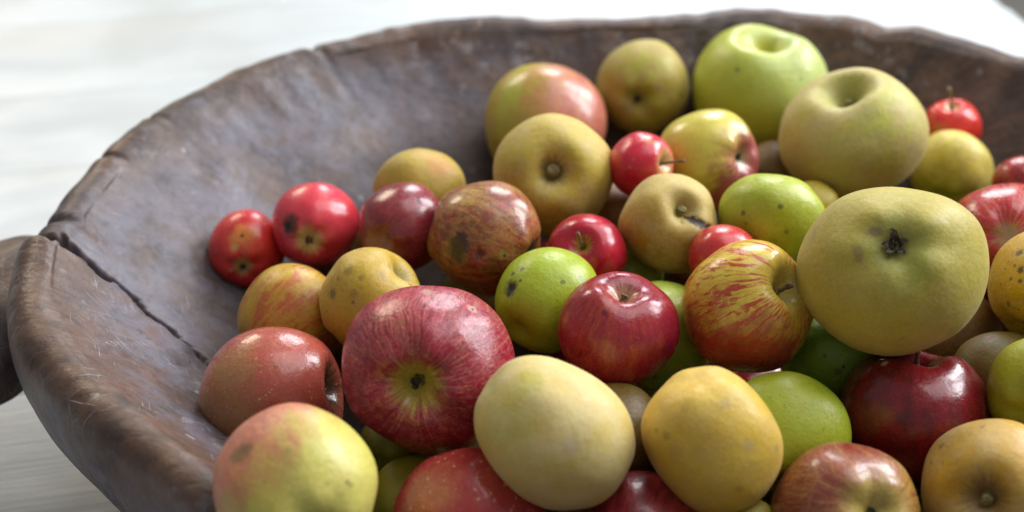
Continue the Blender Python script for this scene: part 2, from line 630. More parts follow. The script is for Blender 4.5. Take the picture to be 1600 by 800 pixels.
def skin(name, seed, c1, c2, rough=0.30, russet=None, blush=None, stripes=None, stemtint=None, calyxtint=None,
         dots=None, specks=None, mottle=0.10, spots=(), scars=(), coat=0.0, sheen=0.0, veil=None, net=None, bumpy=0.12, patch=None, pore=((0.62, 0.50, 0.30), 0.22)):
    n = NT(name)
    P = n.P
    so = (seed * 3.17 % 11, seed * 1.93 % 7, seed * 0.77 % 5)
    Q = n.vmath('ADD', P, so)
    D = n.vmath('NORMALIZE', P)
    x, y, z = n.xyz(P)
    rho = n.math('SQRT', n.math('ADD', n.math('MULTIPLY', x, x), n.math('MULTIPLY', y, y)))
    rs = n.math('MAXIMUM', rho, 0.04)
    cu, su = n.math('DIVIDE', x, rs), n.math('DIVIDE', y, rs)
    warp = n.math('MULTIPLY', n.math('SUBTRACT', n.noise(Q, 2.2, 2), 0.5), 0.35)
    cu = n.math('ADD', cu, warp)

    def meridian(fu, fz, sc=1.0, det=3.0, rough_=0.55):
        return n.noise(n.vmath('ADD', n.comb(n.math('MULTIPLY', cu, fu), n.math('MULTIPLY', su, fu), n.math('MULTIPLY', z, fz)), so), sc, det, rough_)
    c = n.mix(n.step(n.noise(Q, 1.5, 4, 0.6), 0.34, 0.66), c1, c2)
    gl = rough
    if patch:                                     # (dir, size, colour, amount) broad soft areas of another ground colour
        for d, sz, col, am in patch:
            dd = n.vmath('DISTANCE', D, tuple(d))
            dd = n.math('ADD', dd, n.math('MULTIPLY', n.math('SUBTRACT', n.noise(Q, 3.2, 4, 0.6), 0.5), 0.8))
            c = n.mix(n.math('MULTIPLY', n.step(dd, sz, sz * 0.25), am), c, col)
    rus_m = None
    if russet:                                    # (colour, cover 0..1, scale)
        col, cov, sc = russet
        m1 = n.noise(Q, sc, 6, 0.66, 0.3)
        t = 0.72 - 0.44 * cov
        m1 = n.step(m1, t - 0.15, t + 0.15)
        m2 = n.noise(Q, sc * 14, 3, 0.7)
        rus_m = n.math('MULTIPLY', m1, n.step(m2, 0.25, 0.60, 0.45, 1.0))
        c = n.mix(rus_m, c, col)
    if blush:                                     # (dir, edge, softness, colour a, colour b, amount)
        d, ed, so_, ca, cb, am = blush
        dp = n.vmath('DOT_PRODUCT', D, tuple(d))
        dp = n.math('ADD', dp, n.math('MULTIPLY', n.math('SUBTRACT', n.noise(Q, 2.6, 5, 0.62), 0.5), 1.1))
        dp = n.math('ADD', dp, n.math('MULTIPLY', n.math('SUBTRACT', meridian(6, 0.8), 0.5), 0.7))
        m = n.math('MULTIPLY', n.step(dp, ed - so_, ed + so_), am)
        bc = n.mix(n.step(meridian(9, 1.3, 1.0, 4.0, 0.65), 0.36, 0.62), ca, cb)
        bc = n.mix(n.step(n.noise(Q, 3.0, 4, 0.6), 0.42, 0.70, 0.0, 0.6), bc, cb)
        c = n.mix(m, c, bc)
    if stripes:                                   # (freq, width, colour, amount, dir or None, edge)
        for fq, wd, col, am, d, ed in stripes:
            s1 = meridian(fq, 1.5, 1.0, 5.0, 0.66)
            m = n.step(s1, 0.60 - wd - 0.035, 0.60 - wd + 0.035)
            brk = n.step(meridian(fq * 0.8, 7.0, 1.0, 3.0, 0.6), 0.34, 0.54, 0.25, 1.0)
            m = n.math('MULTIPLY', m, brk)
            if d is not None:
                dp = n.math('ADD', n.vmath('DOT_PRODUCT', D, tuple(d)), n.math('MULTIPLY', n.math('SUBTRACT', n.noise(Q, 2.4, 3), 0.5), 1.2))
                m = n.math('MULTIPLY', m, n.step(dp, ed - 0.3, ed + 0.3))
            c = n.mix(n.math('MULTIPLY', m, am), c, col)
    ang = n.math('ADD', rho, n.math('MULTIPLY', n.math('SUBTRACT', meridian(8, 0.6), 0.5), 0.42))
    if stemtint:                                  # (radius, colour, amount)
        rr, col, am = stemtint
        m = n.math('MULTIPLY', n.step(ang, rr * 1.25, rr * 0.5), n.step(z, 0.0, 0.2))
        c = n.mix(n.math('MULTIPLY', m, am), c, col)
    if calyxtint:
        rr, col, am = calyxtint
        m = n.math('MULTIPLY', n.step(ang, rr * 1.25, rr * 0.5), n.step(z, 0.0, -0.2))
        c = n.mix(n.math('MULTIPLY', m, am), c, col)
    if dots:                                      # (scale, size, colour, amount)
        sc, sz, col, am = dots
        vp = n.vmath('ADD', P, n.vmath('SCALE', n.noisec(P, 9.0), 0.05))
        dd = n.voro(vp, sc)
        keep = n.step(n.noise(Q, 5.0, 2), 0.40, 0.55, 0.2, 1.0)
        c = n.mix(n.math('MULTIPLY', n.math('MULTIPLY', n.step(dd, sz * 1.6, sz * 0.6), keep), am), c, col)
    if specks:                                    # dark specks
        sc, sz, col, am = specks
        vp = n.vmath('ADD', Q, n.vmath('SCALE', n.noisec(P, 14.0), 0.06))
        dd = n.voro(vp, sc)
        keep = n.step(n.noise(Q, 2.4, 3), 0.42, 0.56)
        c = n.mix(n.math('MULTIPLY', n.math('MULTIPLY', n.step(dd, sz * 1.9, sz * 0.7), keep), am), c, col)
    if net:                                       # (colour, amount, scale) fine russet netting
        col, am, sc = net
        q = n.noise(Q, sc, 5, 0.75, 0.8)
        w = n.math('ABSOLUTE', n.math('SUBTRACT', q, 0.5))
        m = n.math('MULTIPLY', n.step(w, 0.035, 0.0), n.step(n.noise(Q, 2.2, 3), 0.40, 0.58))
        c = n.mix(n.math('MULTIPLY', m, am), c, col)
    # pores
    pv = n.voro(n.vmath('ADD', Q, n.vmath('SCALE', n.noisec(P, 20.0), 0.03)), 30.0)
    pm = n.math('MULTIPLY', n.step(pv, 0.24, 0.10), n.step(n.noise(Q, 4.0, 3), 0.42, 0.6))
    c = n.mix(n.math('MULTIPLY', pm, pore[1]), c, pore[0])
    # fine mottling of the skin
    fm = n.step(n.noise(Q, 30.0, 6, 0.8), 0.36, 0.64)
    c = n.mix(mottle, c, n.mix(fm, (0.0, 0.0, 0.0), (1, 1, 1)), 'OVERLAY')
    fm2 = n.noise(Q, 7.0, 4, 0.6)
    c = n.mix(mottle * 1.3, c, n.mix(fm2, (0.0, 0.0, 0.0), (1, 1, 1)), 'OVERLAY')
    for b in spots:                               # (dir, radius, colour, amount, depth)
        wq = n.math('MULTIPLY', n.math('SUBTRACT', n.noise(Q, 1.6 / b[1], 5, 0.7), 0.5), b[1] * 2.1)
        dd = n.math('ADD', n.vmath('DISTANCE', D, tuple(b[0])), wq)
        c = n.mix(n.math('MULTIPLY', n.step(dd, b[1] * 1.4, b[1] * 0.55), b[3]), c, b[2])
    if veil:                                      # dull waxy film
        c = n.mix(n.math('MULTIPLY', n.step(n.noise(Q, 2.5, 3, 0.55), 0.25, 0.80), veil[1]), c, veil[0])
    n.link(c, n.b.inputs['Base Color'])
    r = n.math('ADD', n.step(n.noise(Q, 6.0, 5, 0.7), 0.3, 0.7, rough - 0.08, rough + 0.08), n.math('MULTIPLY', n.math('SUBTRACT', n.noise(Q, 34.0, 4, 0.7), 0.4), 0.16))
    if rus_m is not None:
        r = n.math('ADD', r, n.math('MULTIPLY', rus_m, 0.12))
    n.link(r, n.b.inputs['Roughness'])
    n.b.inputs['Specular IOR Level'].default_value = 0.42
    n.b.inputs['Subsurface Weight'].default_value = 0.08
    n.b.inputs['Subsurface Radius'].default_value = (1.0, 0.5, 0.2)
    n.b.inputs['Subsurface Scale'].default_value = 0.004
    if sheen:
        n.b.inputs['Sheen Weight'].default_value = sheen
        n.b.inputs['Sheen Roughness'].default_value = 0.45
        n.b.inputs['Sheen Tint'].default_value = (1.0, 0.95, 0.85, 1)
    if coat:
        n.b.inputs['Coat Weight'].default_value = coat
        n.b.inputs['Coat Roughness'].default_value = 0.10
    h = n.math('ADD', n.math('MULTIPLY', n.noise(Q, 9.0, 4, 0.6), 0.8), n.math('MULTIPLY', n.noise(Q, 70.0, 2), 0.05))
    n.link(n.bump(h, bumpy, 0.06), n.b.inputs['Normal'])
    return n.m


def simple_mat(name, c1, c2, sc, rough):
    n = NT(name)
    n.link(n.mix(n.step(n.noise(n.P, sc, 4, 0.6), 0.35, 0.65), c1, c2), n.b.inputs['Base Color'])
    n.b.inputs['Roughness'].default_value = rough
    n.link(n.bump(n.noise(n.P, sc * 2, 3), 0.5, 0.01), n.b.inputs['Normal'])
    return n.m


STEM = simple_mat('dry_stem', (0.10, 0.055, 0.025), (0.26, 0.17, 0.07), 9, 0.65)
STEMG = simple_mat('greenish_stem', (0.20, 0.15, 0.05), (0.34, 0.30, 0.11), 9, 0.6)
CALYX = simple_mat('dried_calyx', (0.022, 0.015, 0.010), (0.13, 0.095, 0.055), 14, 0.85)


def add_stem(o, a, length, bend, mat=STEM, r=0.045):
    ds, ws = a.get('cav', (0.36, 0.27))
    z0 = a['h'] - ds - 0.04
    path = []
    for i in range(12):
        q = i / 11
        path.append(Vector((bend[0] * q * q, bend[1] * q * q, z0 + length * q)))
    rad = [r * (1.25 - 0.75 * math.sin(min(1, i / 8) * math.pi / 2) + (0.35 if i > 9 else 0) + (0.2 if i == 9 else 0)) for i in range(12)]
    v, f = tube(path, rad, 10)
    return link_mesh('stem', v, f, mat, o)


def add_calyx(o, a, size, seed, open_=0.6):
    """five shrivelled sepals and a dark tuft at the blossom end"""
    db, wb = a.get('basin', (0.16, 0.26))
    z0 = -(a['h'] - db) + 0.005
    rn = random.Random(seed)
    vs, fs = [], []
    for k in range(5):
        t = 2 * math.pi * k / 5 + rn.uniform(-0.2, 0.2)
        L = size * rn.uniform(0.7, 1.25)
        wd = size * 0.30
        b = len(vs)
        for i in range(6):
            q = i / 5
            rad = size * 0.22 + L * q * open_
            zz_ = z0 - L * (0.55 * math.sin(q * 2.4)) - 0.01
            ww = wd * (1 - q) ** 0.7 + 0.004
            cx, sx = math.cos(t + 0.3 * q * rn.uniform(-1, 1)), math.sin(t)
            for s in (-1, 0, 1):
                vs.append(Vector((rad * cx - s * ww * sx, rad * sx + s * ww * cx, zz_ + (0.012 if s == 0 else 0.0) + rn.uniform(-.006, .006))))
        for i in range(5):
            for s in (0, 1):
                q0 = b + i * 3 + s
                fs.append((q0, q0 + 1, q0 + 4, q0 + 3))
    # the dark opening in the middle
    b = len(vs)
    vs.append(Vector((0, 0, z0 + 0.02)))
    for k in range(12):
        t = 2 * math.pi * k / 12
        vs.append(Vector((math.cos(t) * size * 0.42, math.sin(t) * size * 0.42, z0 - 0.018 + rn.uniform(-.008, .008))))
    for k in range(12):
        fs.append((b, b + 1 + k, b + 1 + (k + 1) % 12))
    for k in range(9):                            # withered stamens
        t = rn.uniform(0, 6.28)
        r0 = size * rn.uniform(0.05, 0.3)
        v, f = tube([Vector((r0 * math.cos(t), r0 * math.sin(t), z0 + 0.01)), Vector((r0 * 0.8 * math.cos(t + .5), r0 * 0.8 * math.sin(t + .5), z0 - size * rn.uniform(0.3, 0.7)))], [0.008, 0.005], 4)
        b = len(vs)
        vs += v
        fs += [tuple(b + i for i in q) for q in f]
    return link_mesh('calyx', vs, fs, CALYX, o)


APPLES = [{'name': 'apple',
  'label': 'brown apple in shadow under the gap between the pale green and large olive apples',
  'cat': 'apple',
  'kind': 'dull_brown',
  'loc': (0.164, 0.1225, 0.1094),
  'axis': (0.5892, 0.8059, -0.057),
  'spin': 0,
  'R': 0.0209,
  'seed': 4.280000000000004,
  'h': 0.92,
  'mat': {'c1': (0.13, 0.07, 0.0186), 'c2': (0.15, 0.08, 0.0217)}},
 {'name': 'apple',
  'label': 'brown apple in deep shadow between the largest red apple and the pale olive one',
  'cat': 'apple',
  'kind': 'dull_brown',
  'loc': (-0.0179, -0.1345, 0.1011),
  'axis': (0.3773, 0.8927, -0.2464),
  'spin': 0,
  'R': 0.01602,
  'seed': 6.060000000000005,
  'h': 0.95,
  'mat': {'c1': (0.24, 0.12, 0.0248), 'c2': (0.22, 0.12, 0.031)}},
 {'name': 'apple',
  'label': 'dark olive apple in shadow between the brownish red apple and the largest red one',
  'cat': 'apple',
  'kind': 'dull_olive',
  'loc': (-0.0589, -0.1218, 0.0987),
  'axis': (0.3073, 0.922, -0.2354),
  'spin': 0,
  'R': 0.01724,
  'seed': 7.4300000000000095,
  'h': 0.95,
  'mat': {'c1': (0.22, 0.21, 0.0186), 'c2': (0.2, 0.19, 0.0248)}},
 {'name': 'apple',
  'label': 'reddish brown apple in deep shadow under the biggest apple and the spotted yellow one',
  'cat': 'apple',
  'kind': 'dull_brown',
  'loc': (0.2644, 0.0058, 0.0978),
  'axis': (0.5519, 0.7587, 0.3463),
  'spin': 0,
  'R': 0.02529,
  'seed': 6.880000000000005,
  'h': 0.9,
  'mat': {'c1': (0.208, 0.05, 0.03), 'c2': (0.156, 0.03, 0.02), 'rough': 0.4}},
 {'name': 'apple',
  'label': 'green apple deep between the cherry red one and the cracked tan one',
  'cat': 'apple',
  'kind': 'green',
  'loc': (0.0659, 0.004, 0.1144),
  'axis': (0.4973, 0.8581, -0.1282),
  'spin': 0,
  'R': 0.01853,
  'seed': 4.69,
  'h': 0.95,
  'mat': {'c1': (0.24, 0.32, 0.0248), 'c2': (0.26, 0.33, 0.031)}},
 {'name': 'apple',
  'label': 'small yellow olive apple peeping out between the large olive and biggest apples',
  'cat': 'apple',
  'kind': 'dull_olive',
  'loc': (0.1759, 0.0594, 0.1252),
  'axis': (0.6162, 0.7841, -0.0741),
  'spin': 0,
  'R': 0.01497,
  'seed': 5.650000000000008,
  'h': 0.95,
  'mat': {'c1': (0.4, 0.32, 0.0186), 'c2': (0.4, 0.3, 0.031)}},
 {'name': 'apple',
  'label': 'pinkish brown apple in shadow beneath the small stemmed crab apple',
  'cat': 'apple',
  'kind': 'dull_brown',
  'loc': (0.0604, 0.0629, 0.1172),
  'axis': (0.4839, 0.8705, -0.0901),
  'spin': 0,
  'R': 0.01888,
  'seed': 7.019999999999999,
  'h': 0.95,
  'mat': {'c1': (0.24, 0.1, 0.031), 'c2': (0.26, 0.12, 0.0341)}},
 {'name': 'apple',
  'label': 'pale green apple tucked between the glossy red and the striped apple',
  'cat': 'apple',
  'kind': 'green',
  'loc': (0.0782, -0.0569, 0.1182),
  'axis': (0.5658, 0.7991, 0.2035),
  'spin': 0,
  'R': 0.02862,
  'seed': 3.320000000000003,
  'h': 0.95,
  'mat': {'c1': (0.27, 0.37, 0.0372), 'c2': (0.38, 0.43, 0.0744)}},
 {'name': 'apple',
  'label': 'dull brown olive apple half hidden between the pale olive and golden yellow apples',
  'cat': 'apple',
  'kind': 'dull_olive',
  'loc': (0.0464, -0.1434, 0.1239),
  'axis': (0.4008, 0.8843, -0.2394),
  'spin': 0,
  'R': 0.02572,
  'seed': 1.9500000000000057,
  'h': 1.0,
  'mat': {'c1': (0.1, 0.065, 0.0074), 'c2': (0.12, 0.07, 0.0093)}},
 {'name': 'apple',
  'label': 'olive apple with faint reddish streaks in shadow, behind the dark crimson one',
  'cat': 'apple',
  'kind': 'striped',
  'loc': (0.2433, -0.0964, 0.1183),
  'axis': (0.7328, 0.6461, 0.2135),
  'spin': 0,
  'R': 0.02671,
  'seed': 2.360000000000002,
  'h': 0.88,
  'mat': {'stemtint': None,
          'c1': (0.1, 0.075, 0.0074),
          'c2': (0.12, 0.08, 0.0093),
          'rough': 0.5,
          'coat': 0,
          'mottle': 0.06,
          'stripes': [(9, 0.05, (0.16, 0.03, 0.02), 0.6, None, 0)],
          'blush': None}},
 {'name': 'apple',
  'label': 'dark green apple with black freckles in shadow below the striped apple',
  'cat': 'apple',
  'kind': 'green',
  'loc': (0.1676, -0.0728, 0.1159),
  'axis': (-0.1233, 0.7971, 0.5911),
  'spin': 0,
  'R': 0.0311,
  'seed': 8.250000000000004,
  'h': 0.8,
  'mat': {'c1': (0.14, 0.26, 0.0124), 'c2': (0.19, 0.3, 0.0248), 'specks': (16, 0.14, (0.02, 0.03, 0.01), 0.85), 'rough': 0.4},
  'spots': [((0.378, 0.8187, -0.4322), 0.07, (0.1, 0.07, 0.03), 0.7), ((0.2921, 0.8796, -0.3754), 0.03, (0.018, 0.012, 0.008), 0.8),
            ((0.5391, 0.8301, -0.1426), 0.03, (0.018, 0.012, 0.008), 0.7)]},
 {'name': 'apple',
  'label': 'olive apple barely showing at the bottom edge between the golden and mottled apples',
  'cat': 'apple',
  'kind': 'dull_olive',
  'loc': (0.1024, -0.1968, 0.1178),
  'axis': (0.5912, 0.7577, -0.2762),
  'spin': 0,
  'R': 0.01459,
  'seed': 8.8,
  'h': 0.95,
  'mat': {'c1': (0.32, 0.26, 0.0248), 'c2': (0.33, 0.27, 0.0372)}},
 {'name': 'small_apple',
  'label': 'small brownish red apple at the right edge, behind the yellow speckled one',
  'cat': 'apple',
  'kind': 'darkred',
  'loc': (0.3104, 0.0917, 0.1187),
  'axis': (0.4208, 0.7142, 0.5592),
  'spin': 0,
  'R': 0.0194,
  'seed': 2.770000000000006,
  'h': 0.88,
  'mat': {'c1': (0.442, 0.05, 0.03), 'c2': (0.364, 0.03, 0.03)}},
 {'name': 'crab_apple',
  'label': 'small red crab apple with an upright stem, at the back right beside the wall',
  'cat': 'crab apple',
  'kind': 'red',
  'loc': (0.2869, 0.17, 0.1171),
  'axis': (-0.152, 0.0215, 0.9881),
  'spin': 0,
  'R': 0.01921,
  'seed': 10.030000000000005,
  'h': 0.9,
  'cav': (0.3, 0.28),
  'stem': (0.95, (-0.121, -0.047), 1),
  'stemr': 0.05,
  'mat': {'c1': (0.676, 0.05, 0.03),
          'c2': (0.572, 0.02, 0.025),
          'patch': [((-0.642, -0.7617, 0.0874), 0.7, (0.58, 0.2, 0.07), 0.8)],
          'stemtint': (0.3, (0.48, 0.36, 0.14), 0.9)}},
 {'name': 'apple',
  'label': 'large pale green apple at the back with its stem hollow on top',
  'cat': 'apple',
  'kind': 'green',
  'loc': (0.1649, 0.1998, 0.1274),
  'axis': (0.0159, -0.0233, 0.9996),
  'spin': 0,
  'R': 0.04603,
  'seed': 0.44000000000000056,
  'h': 0.9,
  'cav': (0.4, 0.24),
  'mat': {'c1': (0.42, 0.46, 0.0403),
          'c2': (0.48, 0.52, 0.0744),
          'stemtint': (0.28, (0.42, 0.4, 0.03), 0.9),
          'specks': (9, 0.06, (0.1, 0.12, 0.04), 0.6),
          'blush': ((0.798, -0.0899, 0.5959), 0.4, 0.6, (0.47, 0.56, 0.24), (0.47, 0.56, 0.24), 0.6)},
  'spots': [((-0.4782, -0.5777, 0.6615), 0.035, (0.12, 0.14, 0.05), 0.8), ((0.4149, -0.694, 0.5885), 0.03, (0.2, 0.25, 0.08), 0.7),
            ((-0.4251, -0.8843, -0.1929), 0.04, (0.25, 0.18, 0.04), 0.5)]},
 {'name': 'apple',
  'label': 'olive brown apple with its dark blossom end facing out, at the back against the wall',
  'cat': 'apple',
  'kind': 'russet',
  'loc': (0.0877, 0.208, 0.1255),
  'axis': (0.2065, 0.9534, -0.2201),
  'spin': 0,
  'R': 0.03223,
  'seed': 1.8100000000000016,
  'h': 0.96,
  'basin': (0.16, 0.24),
  'calyx': 0.11,
  'mat': {'c1': (0.32, 0.27, 0.0186),
          'c2': (0.36, 0.3, 0.0434),
          'russet': ((0.4, 0.27, 0.0868), 0.45, 3),
          'patch': [((-0.004, 0.7159, -0.6981), 0.6, (0.36, 0.34, 0.03), 0.7)],
          'calyxtint': (0.25, (0.16, 0.14, 0.03), 0.6)},
  'spots': [((-0.8565, 0.0621, -0.5125), 0.06, (0.1, 0.09, 0.02), 0.6), ((0.2175, -0.2222, -0.9504), 0.16, (0.42, 0.3, 0.18), 0.5)]},
 {'name': 'apple',
  'label': 'tall yellow green apple flushed with pink, at the back left of the heap',
  'cat': 'apple',
  'kind': 'striped',
  'loc': (0.0209, 0.1727, 0.1166),
  'axis': (0.3782, 0.9056, 0.192),
  'spin': 0,
  'R': 0.04104,
  'seed': 3.1800000000000024,
  'h': 0.94,
  'mat': {'c1': (0.42, 0.36, 0.031),
          'c2': (0.45, 0.36, 0.0496),
          'rough': 0.34,
          'blush': ((-0.8652, 0.4926, 0.0934), 0.45, 0.5, (0.52, 0.14, 0.14), (0.44, 0.06, 0.1), 0.78),
          'stripes': [(5, 0.04, (0.52, 0.2, 0.09), 0.5, None, 0)],
          'patch': [((0.3452, 0.8663, -0.3611), 0.4, (0.4, 0.42, 0.03), 0.7)]}},
 {'name': 'apple',
  'label': 'small speckled yellow apple in front of the crab apple with the upright stem',
  'cat': 'apple',
  'kind': 'yellow',
  'loc': (0.2814, 0.1383, 0.1019),
  'axis': (0.4082, 0.8317, 0.3764),
  'spin': 0,
  'R': 0.02704,
  'seed': 1.4000000000000015,
  'h': 0.85,
  'mat': {'c1': (0.56, 0.46, 0.0558), 'c2': (0.6, 0.5, 0.1116), 'russet': ((0.46, 0.34, 0.062), 0.4, 5)}},
 {'name': 'apple',
  'label': 'large smooth olive apple with a deep stem hollow, above the biggest apple',
  'cat': 'apple',
  'kind': 'russet',
  'loc': (0.2057, 0.1062, 0.146),
  'axis': (-0.2683, -0.0727, 0.9606),
  'spin': 0,
  'R': 0.04407,
  'seed': 9.070000000000004,
  'h': 0.87,
  'cav': (0.46, 0.27),
  'stem': (0.2, (0.02, 0.02), 1),
  'full': 0.86,
  'squash': [((-0.1632, 0.5869, 0.793), 0.97)],
  'mat': {'veil': ((0.56, 0.48, 0.32), 0.25),
          'c1': (0.42, 0.36, 0.0403),
          'c2': (0.47, 0.38, 0.1054),
          'russet': ((0.48, 0.37, 0.1364), 0.5, 2.0),
          'patch': [((0.4291, -0.7102, 0.5582), 0.8, (0.42, 0.45, 0.03), 0.9), ((-0.3814, -0.7367, 0.5584), 0.35, (0.38, 0.4, 0.05), 0.5)],
          'stemtint': (0.42, (0.3, 0.29, 0.035), 0.9),
          'specks': (12, 0.1, (0.22, 0.18, 0.06), 0.4)}},
 {'name': 'apple',
  'label': 'yellow apple with a pink right side and dark blossom end, beside the stemmed crab apple',
  'cat': 'apple',
  'kind': 'striped',
  'loc': (0.1152, 0.0764, 0.1464),
  'axis': (-0.6269, 0.6382, -0.4469),
  'spin': 0,
  'R': 0.03003,
  'seed': 7.290000000000002,
  'h': 0.98,
  'basin': (0.24, 0.26),
  'calyx': 0.11,
  'mat': {'c1': (0.58, 0.5, 0.0682),
          'c2': (0.56, 0.46, 0.0744),
          'blush': ((-0.2001, -0.5981, -0.7761), 0.45, 0.35, (0.38, 0.06, 0.11), (0.28, 0.03, 0.08), 0.9),
          'stripes': [(6, 0.04, (0.45, 0.1, 0.07), 0.5, (-0.2729, -0.6993, -0.6607), 0.4)],
          'calyxtint': (0.22, (0.32, 0.25, 0.1), 0.8)},
  'spots': [((0.4467, 0.2616, -0.8556), 0.06, (0.5, 0.2, 0.1), 0.5)]},
 {'name': 'apple',
  'label': 'round tan yellow apple with a stub of stem, in front of the pink flushed one',
  'cat': 'apple',
  'kind': 'russet',
  'loc': (0.0235, 0.0558, 0.1478),
  'axis': (-0.0375, -0.8061, 0.5906),
  'spin': 0,
  'R': 0.03526,
  'seed': 4.55,
  'h': 0.95,
  'cav': (0.34, 0.22),
  'stem': (0.22, (0.02, 0.02), 1),
  'stemr': 0.09,
  'mat': {'c1': (0.45, 0.34, 0.031),
          'c2': (0.5, 0.37, 0.062),
          'russet': ((0.48, 0.36, 0.1178), 0.45, 2.5),
          'stemtint': (0.24, (0.2, 0.15, 0.06), 0.75),
          'patch': [((-0.1346, -0.4548, 0.8804), 0.5, (0.45, 0.35, 0.05), 0.6)]}},
 {'name': 'crab_apple',
  'label': 'small bright red crab apple with a thin stem, wedged between tan and pink flushed apples',
  'cat': 'crab apple',
  'kind': 'red',
  'loc': (0.0729, 0.0504, 0.1581),
  'axis': (0.7713, -0.5065, 0.3854),
  'spin': 0,
  'R': 0.01886,
  'seed': 5.920000000000004,
  'h': 0.96,
  'cav': (0.3, 0.26),
  'stem': (0.95, (-0.006, 0.01)),
  'stemr': 0.042,
  'mat': {'c1': (0.572, 0.02, 0.045),
          'c2': (0.468, 0.012, 0.035),
          'stemtint': (0.5, (0.56, 0.34, 0.14), 0.95),
          'patch': [((-0.1302, 0.7789, 0.6134), 0.3, (0.62, 0.28, 0.14), 0.6)]},
  'spots': [((-0.9056, 0.3326, 0.2632), 0.035, (0.6, 0.3, 0.2), 0.6), ((-0.7689, 0.513, 0.3816), 0.03, (0.6, 0.3, 0.2), 0.5)]},
 {'name': 'apple',
  'label': 'bright green apple lying low between the cracked tan apple and the biggest pale olive one',
  'cat': 'apple',
  'kind': 'green',
  'loc': (0.1403, -0.0011, 0.1536),
  'axis': (0.2809, 0.7942, 0.5389),
  'spin': 0,
  'R': 0.02964,
  'seed': 4.9600000000000035,
  'h': 0.76,
  'mat': {'c1': (0.33, 0.39, 0.0217), 'c2': (0.4, 0.45, 0.0558)},
  'spots': [((-0.1903, 0.97, -0.151), 0.055, (0.07, 0.08, 0.02), 0.8), ((0.4724, 0.8143, -0.3371), 0.055, (0.09, 0.1, 0.03), 0.8),
            ((-0.4076, 0.7393, -0.536), 0.045, (0.12, 0.12, 0.03), 0.7), ((0.3971, 0.7586, -0.5165), 0.03, (0.018, 0.012, 0.008), 0.6),
            ((-0.2188, 0.617, -0.7559), 0.07, (0.26, 0.24, 0.05), 0.5)]},
 {'name': 'apple',
  'label': 'tan and yellow apple with a dark crack in its stem hollow, behind the striped one',
  'cat': 'apple',
  'kind': 'russet',
  'loc': (0.0852, 0.0006, 0.15),
  'axis': (0.1973, -0.5914, 0.7819),
  'spin': 0,
  'R': 0.02735,
  'seed': 3.5900000000000025,
  'h': 0.95,
  'cav': (0.33, 0.25),
  'stem': (0.22, (0.02, 0.05), 1),
  'stemr': 0.075,
  'wob': 0.05,
  'mat': {'c1': (0.46, 0.33, 0.062),
          'c2': (0.5, 0.38, 0.1054),
          'russet': ((0.48, 0.36, 0.124), 0.5, 2.5),
          'patch': [((-0.7809, -0.2198, 0.5848), 1.1, (0.42, 0.26, 0.012), 0.95), ((-0.4357, -0.8304, 0.3474), 0.9, (0.34, 0.2, 0.02), 0.85)],
          'stemtint': (0.36, (0.4, 0.33, 0.1), 0.7)},
  'spots': [((0.1733, -0.2701, 0.9471), 0.11, (0.05, 0.03, 0.03), 1, 0.07), ((0.2721, -0.3566, 0.8938), 0.11, (0.05, 0.035, 0.035), 0.95, 0.05),
            ((0.412, -0.4487, 0.793), 0.1, (0.04, 0.03, 0.04), 1, 0.05), ((0.0827, -0.1778, 0.9806), 0.06, (0.1, 0.07, 0.05), 0.9, 0.04),
            ((-0.1042, -0.2701, 0.9572), 0.04, (0.18, 0.1, 0.07), 0.6, 0.02)]},
 {'name': 'apple',
  'label': 'red apple with pale streaks and a grey scar, just right of the biggest apple',
  'cat': 'apple',
  'kind': 'darkred',
  'loc': (0.2665, -0.0059, 0.1444),
  'axis': (0.289, 0.7516, -0.5929),
  'spin': 0,
  'R': 0.03176,
  'seed': 4.140000000000003,
  'h': 0.9,
  'basin': (0.1, 0.3),
  'mat': {'c1': (0.429, 0.035, 0.022),
          'c2': (0.442, 0.03, 0.035),
          'stripes': [(8, 0.08, (0.5, 0.2, 0.15), 0.55, (-0.1164, 0.9458, -0.3031), 0.3), (14, 0.05, (0.22, 0.01, 0.02), 0.6, None, 0)],
          'mottle': 0.15,
          'calyxtint': (0.26, (0.32, 0.22, 0.12), 0.85),
          'patch': [((0.4801, -0.6203, -0.6202), 0.7, (0.36, 0.06, 0.02), 0.7)]},
  'spots': [((-0.023, 0.0762, -0.9968), 0.13, (0.3, 0.24, 0.18), 0.7)]},
 {'name': 'crab_apple',
  'label': 'small red crab apple at far left with a tiny hole in an orange patch',
  'cat': 'crab apple',
  'kind': 'red',
  'loc': (-0.1538, 0.0397, 0.1077),
  'axis': (-0.0353, 0.996, -0.0815),
  'spin': 0,
  'R': 0.02266,
  'seed': 1.6700000000000002,
  'h': 0.96,
  'basin': (0.13, 0.3),
  'calyx': 0.13,
  'mat': {'c1': (0.65, 0.045, 0.03),
          'c2': (0.468, 0.02, 0.025),
          'patch': [((-0.024, 0.763, -0.6459), 0.5, (0.58, 0.2, 0.04), 0.85)],
          'calyxtint': (0.26, (0.36, 0.25, 0.08), 0.9)},
  'spots': [((-0.0213, 0.7745, -0.6323), 0.045, (0.018, 0.012, 0.008), 1, 0.03), ((0.1913, 0.5163, -0.8348), 0.1, (0.45, 0.32, 0.08), 0.7),
            ((0.0943, 0.5732, -0.8139), 0.05, (0.42, 0.3, 0.1), 0.6), ((0.3141, -0.1037, -0.9437), 0.05, (0.3, 0.3, 0.28), 0.6)]},
 {'name': 'apple',
  'label': 'yellow apple washed with orange red streaks, below the two small red ones at far left',
  'cat': 'apple',
  'kind': 'striped',
  'loc': (-0.1176, -0.0375, 0.1142),
  'axis': (0.628, 0.7592, 0.1709),
  'spin': 0,
  'R': 0.02967,
  'seed': 9.89,
  'h': 0.97,
  'mat': {'c1': (0.46, 0.3, 0.0186),
          'c2': (0.42, 0.26, 0.0186),
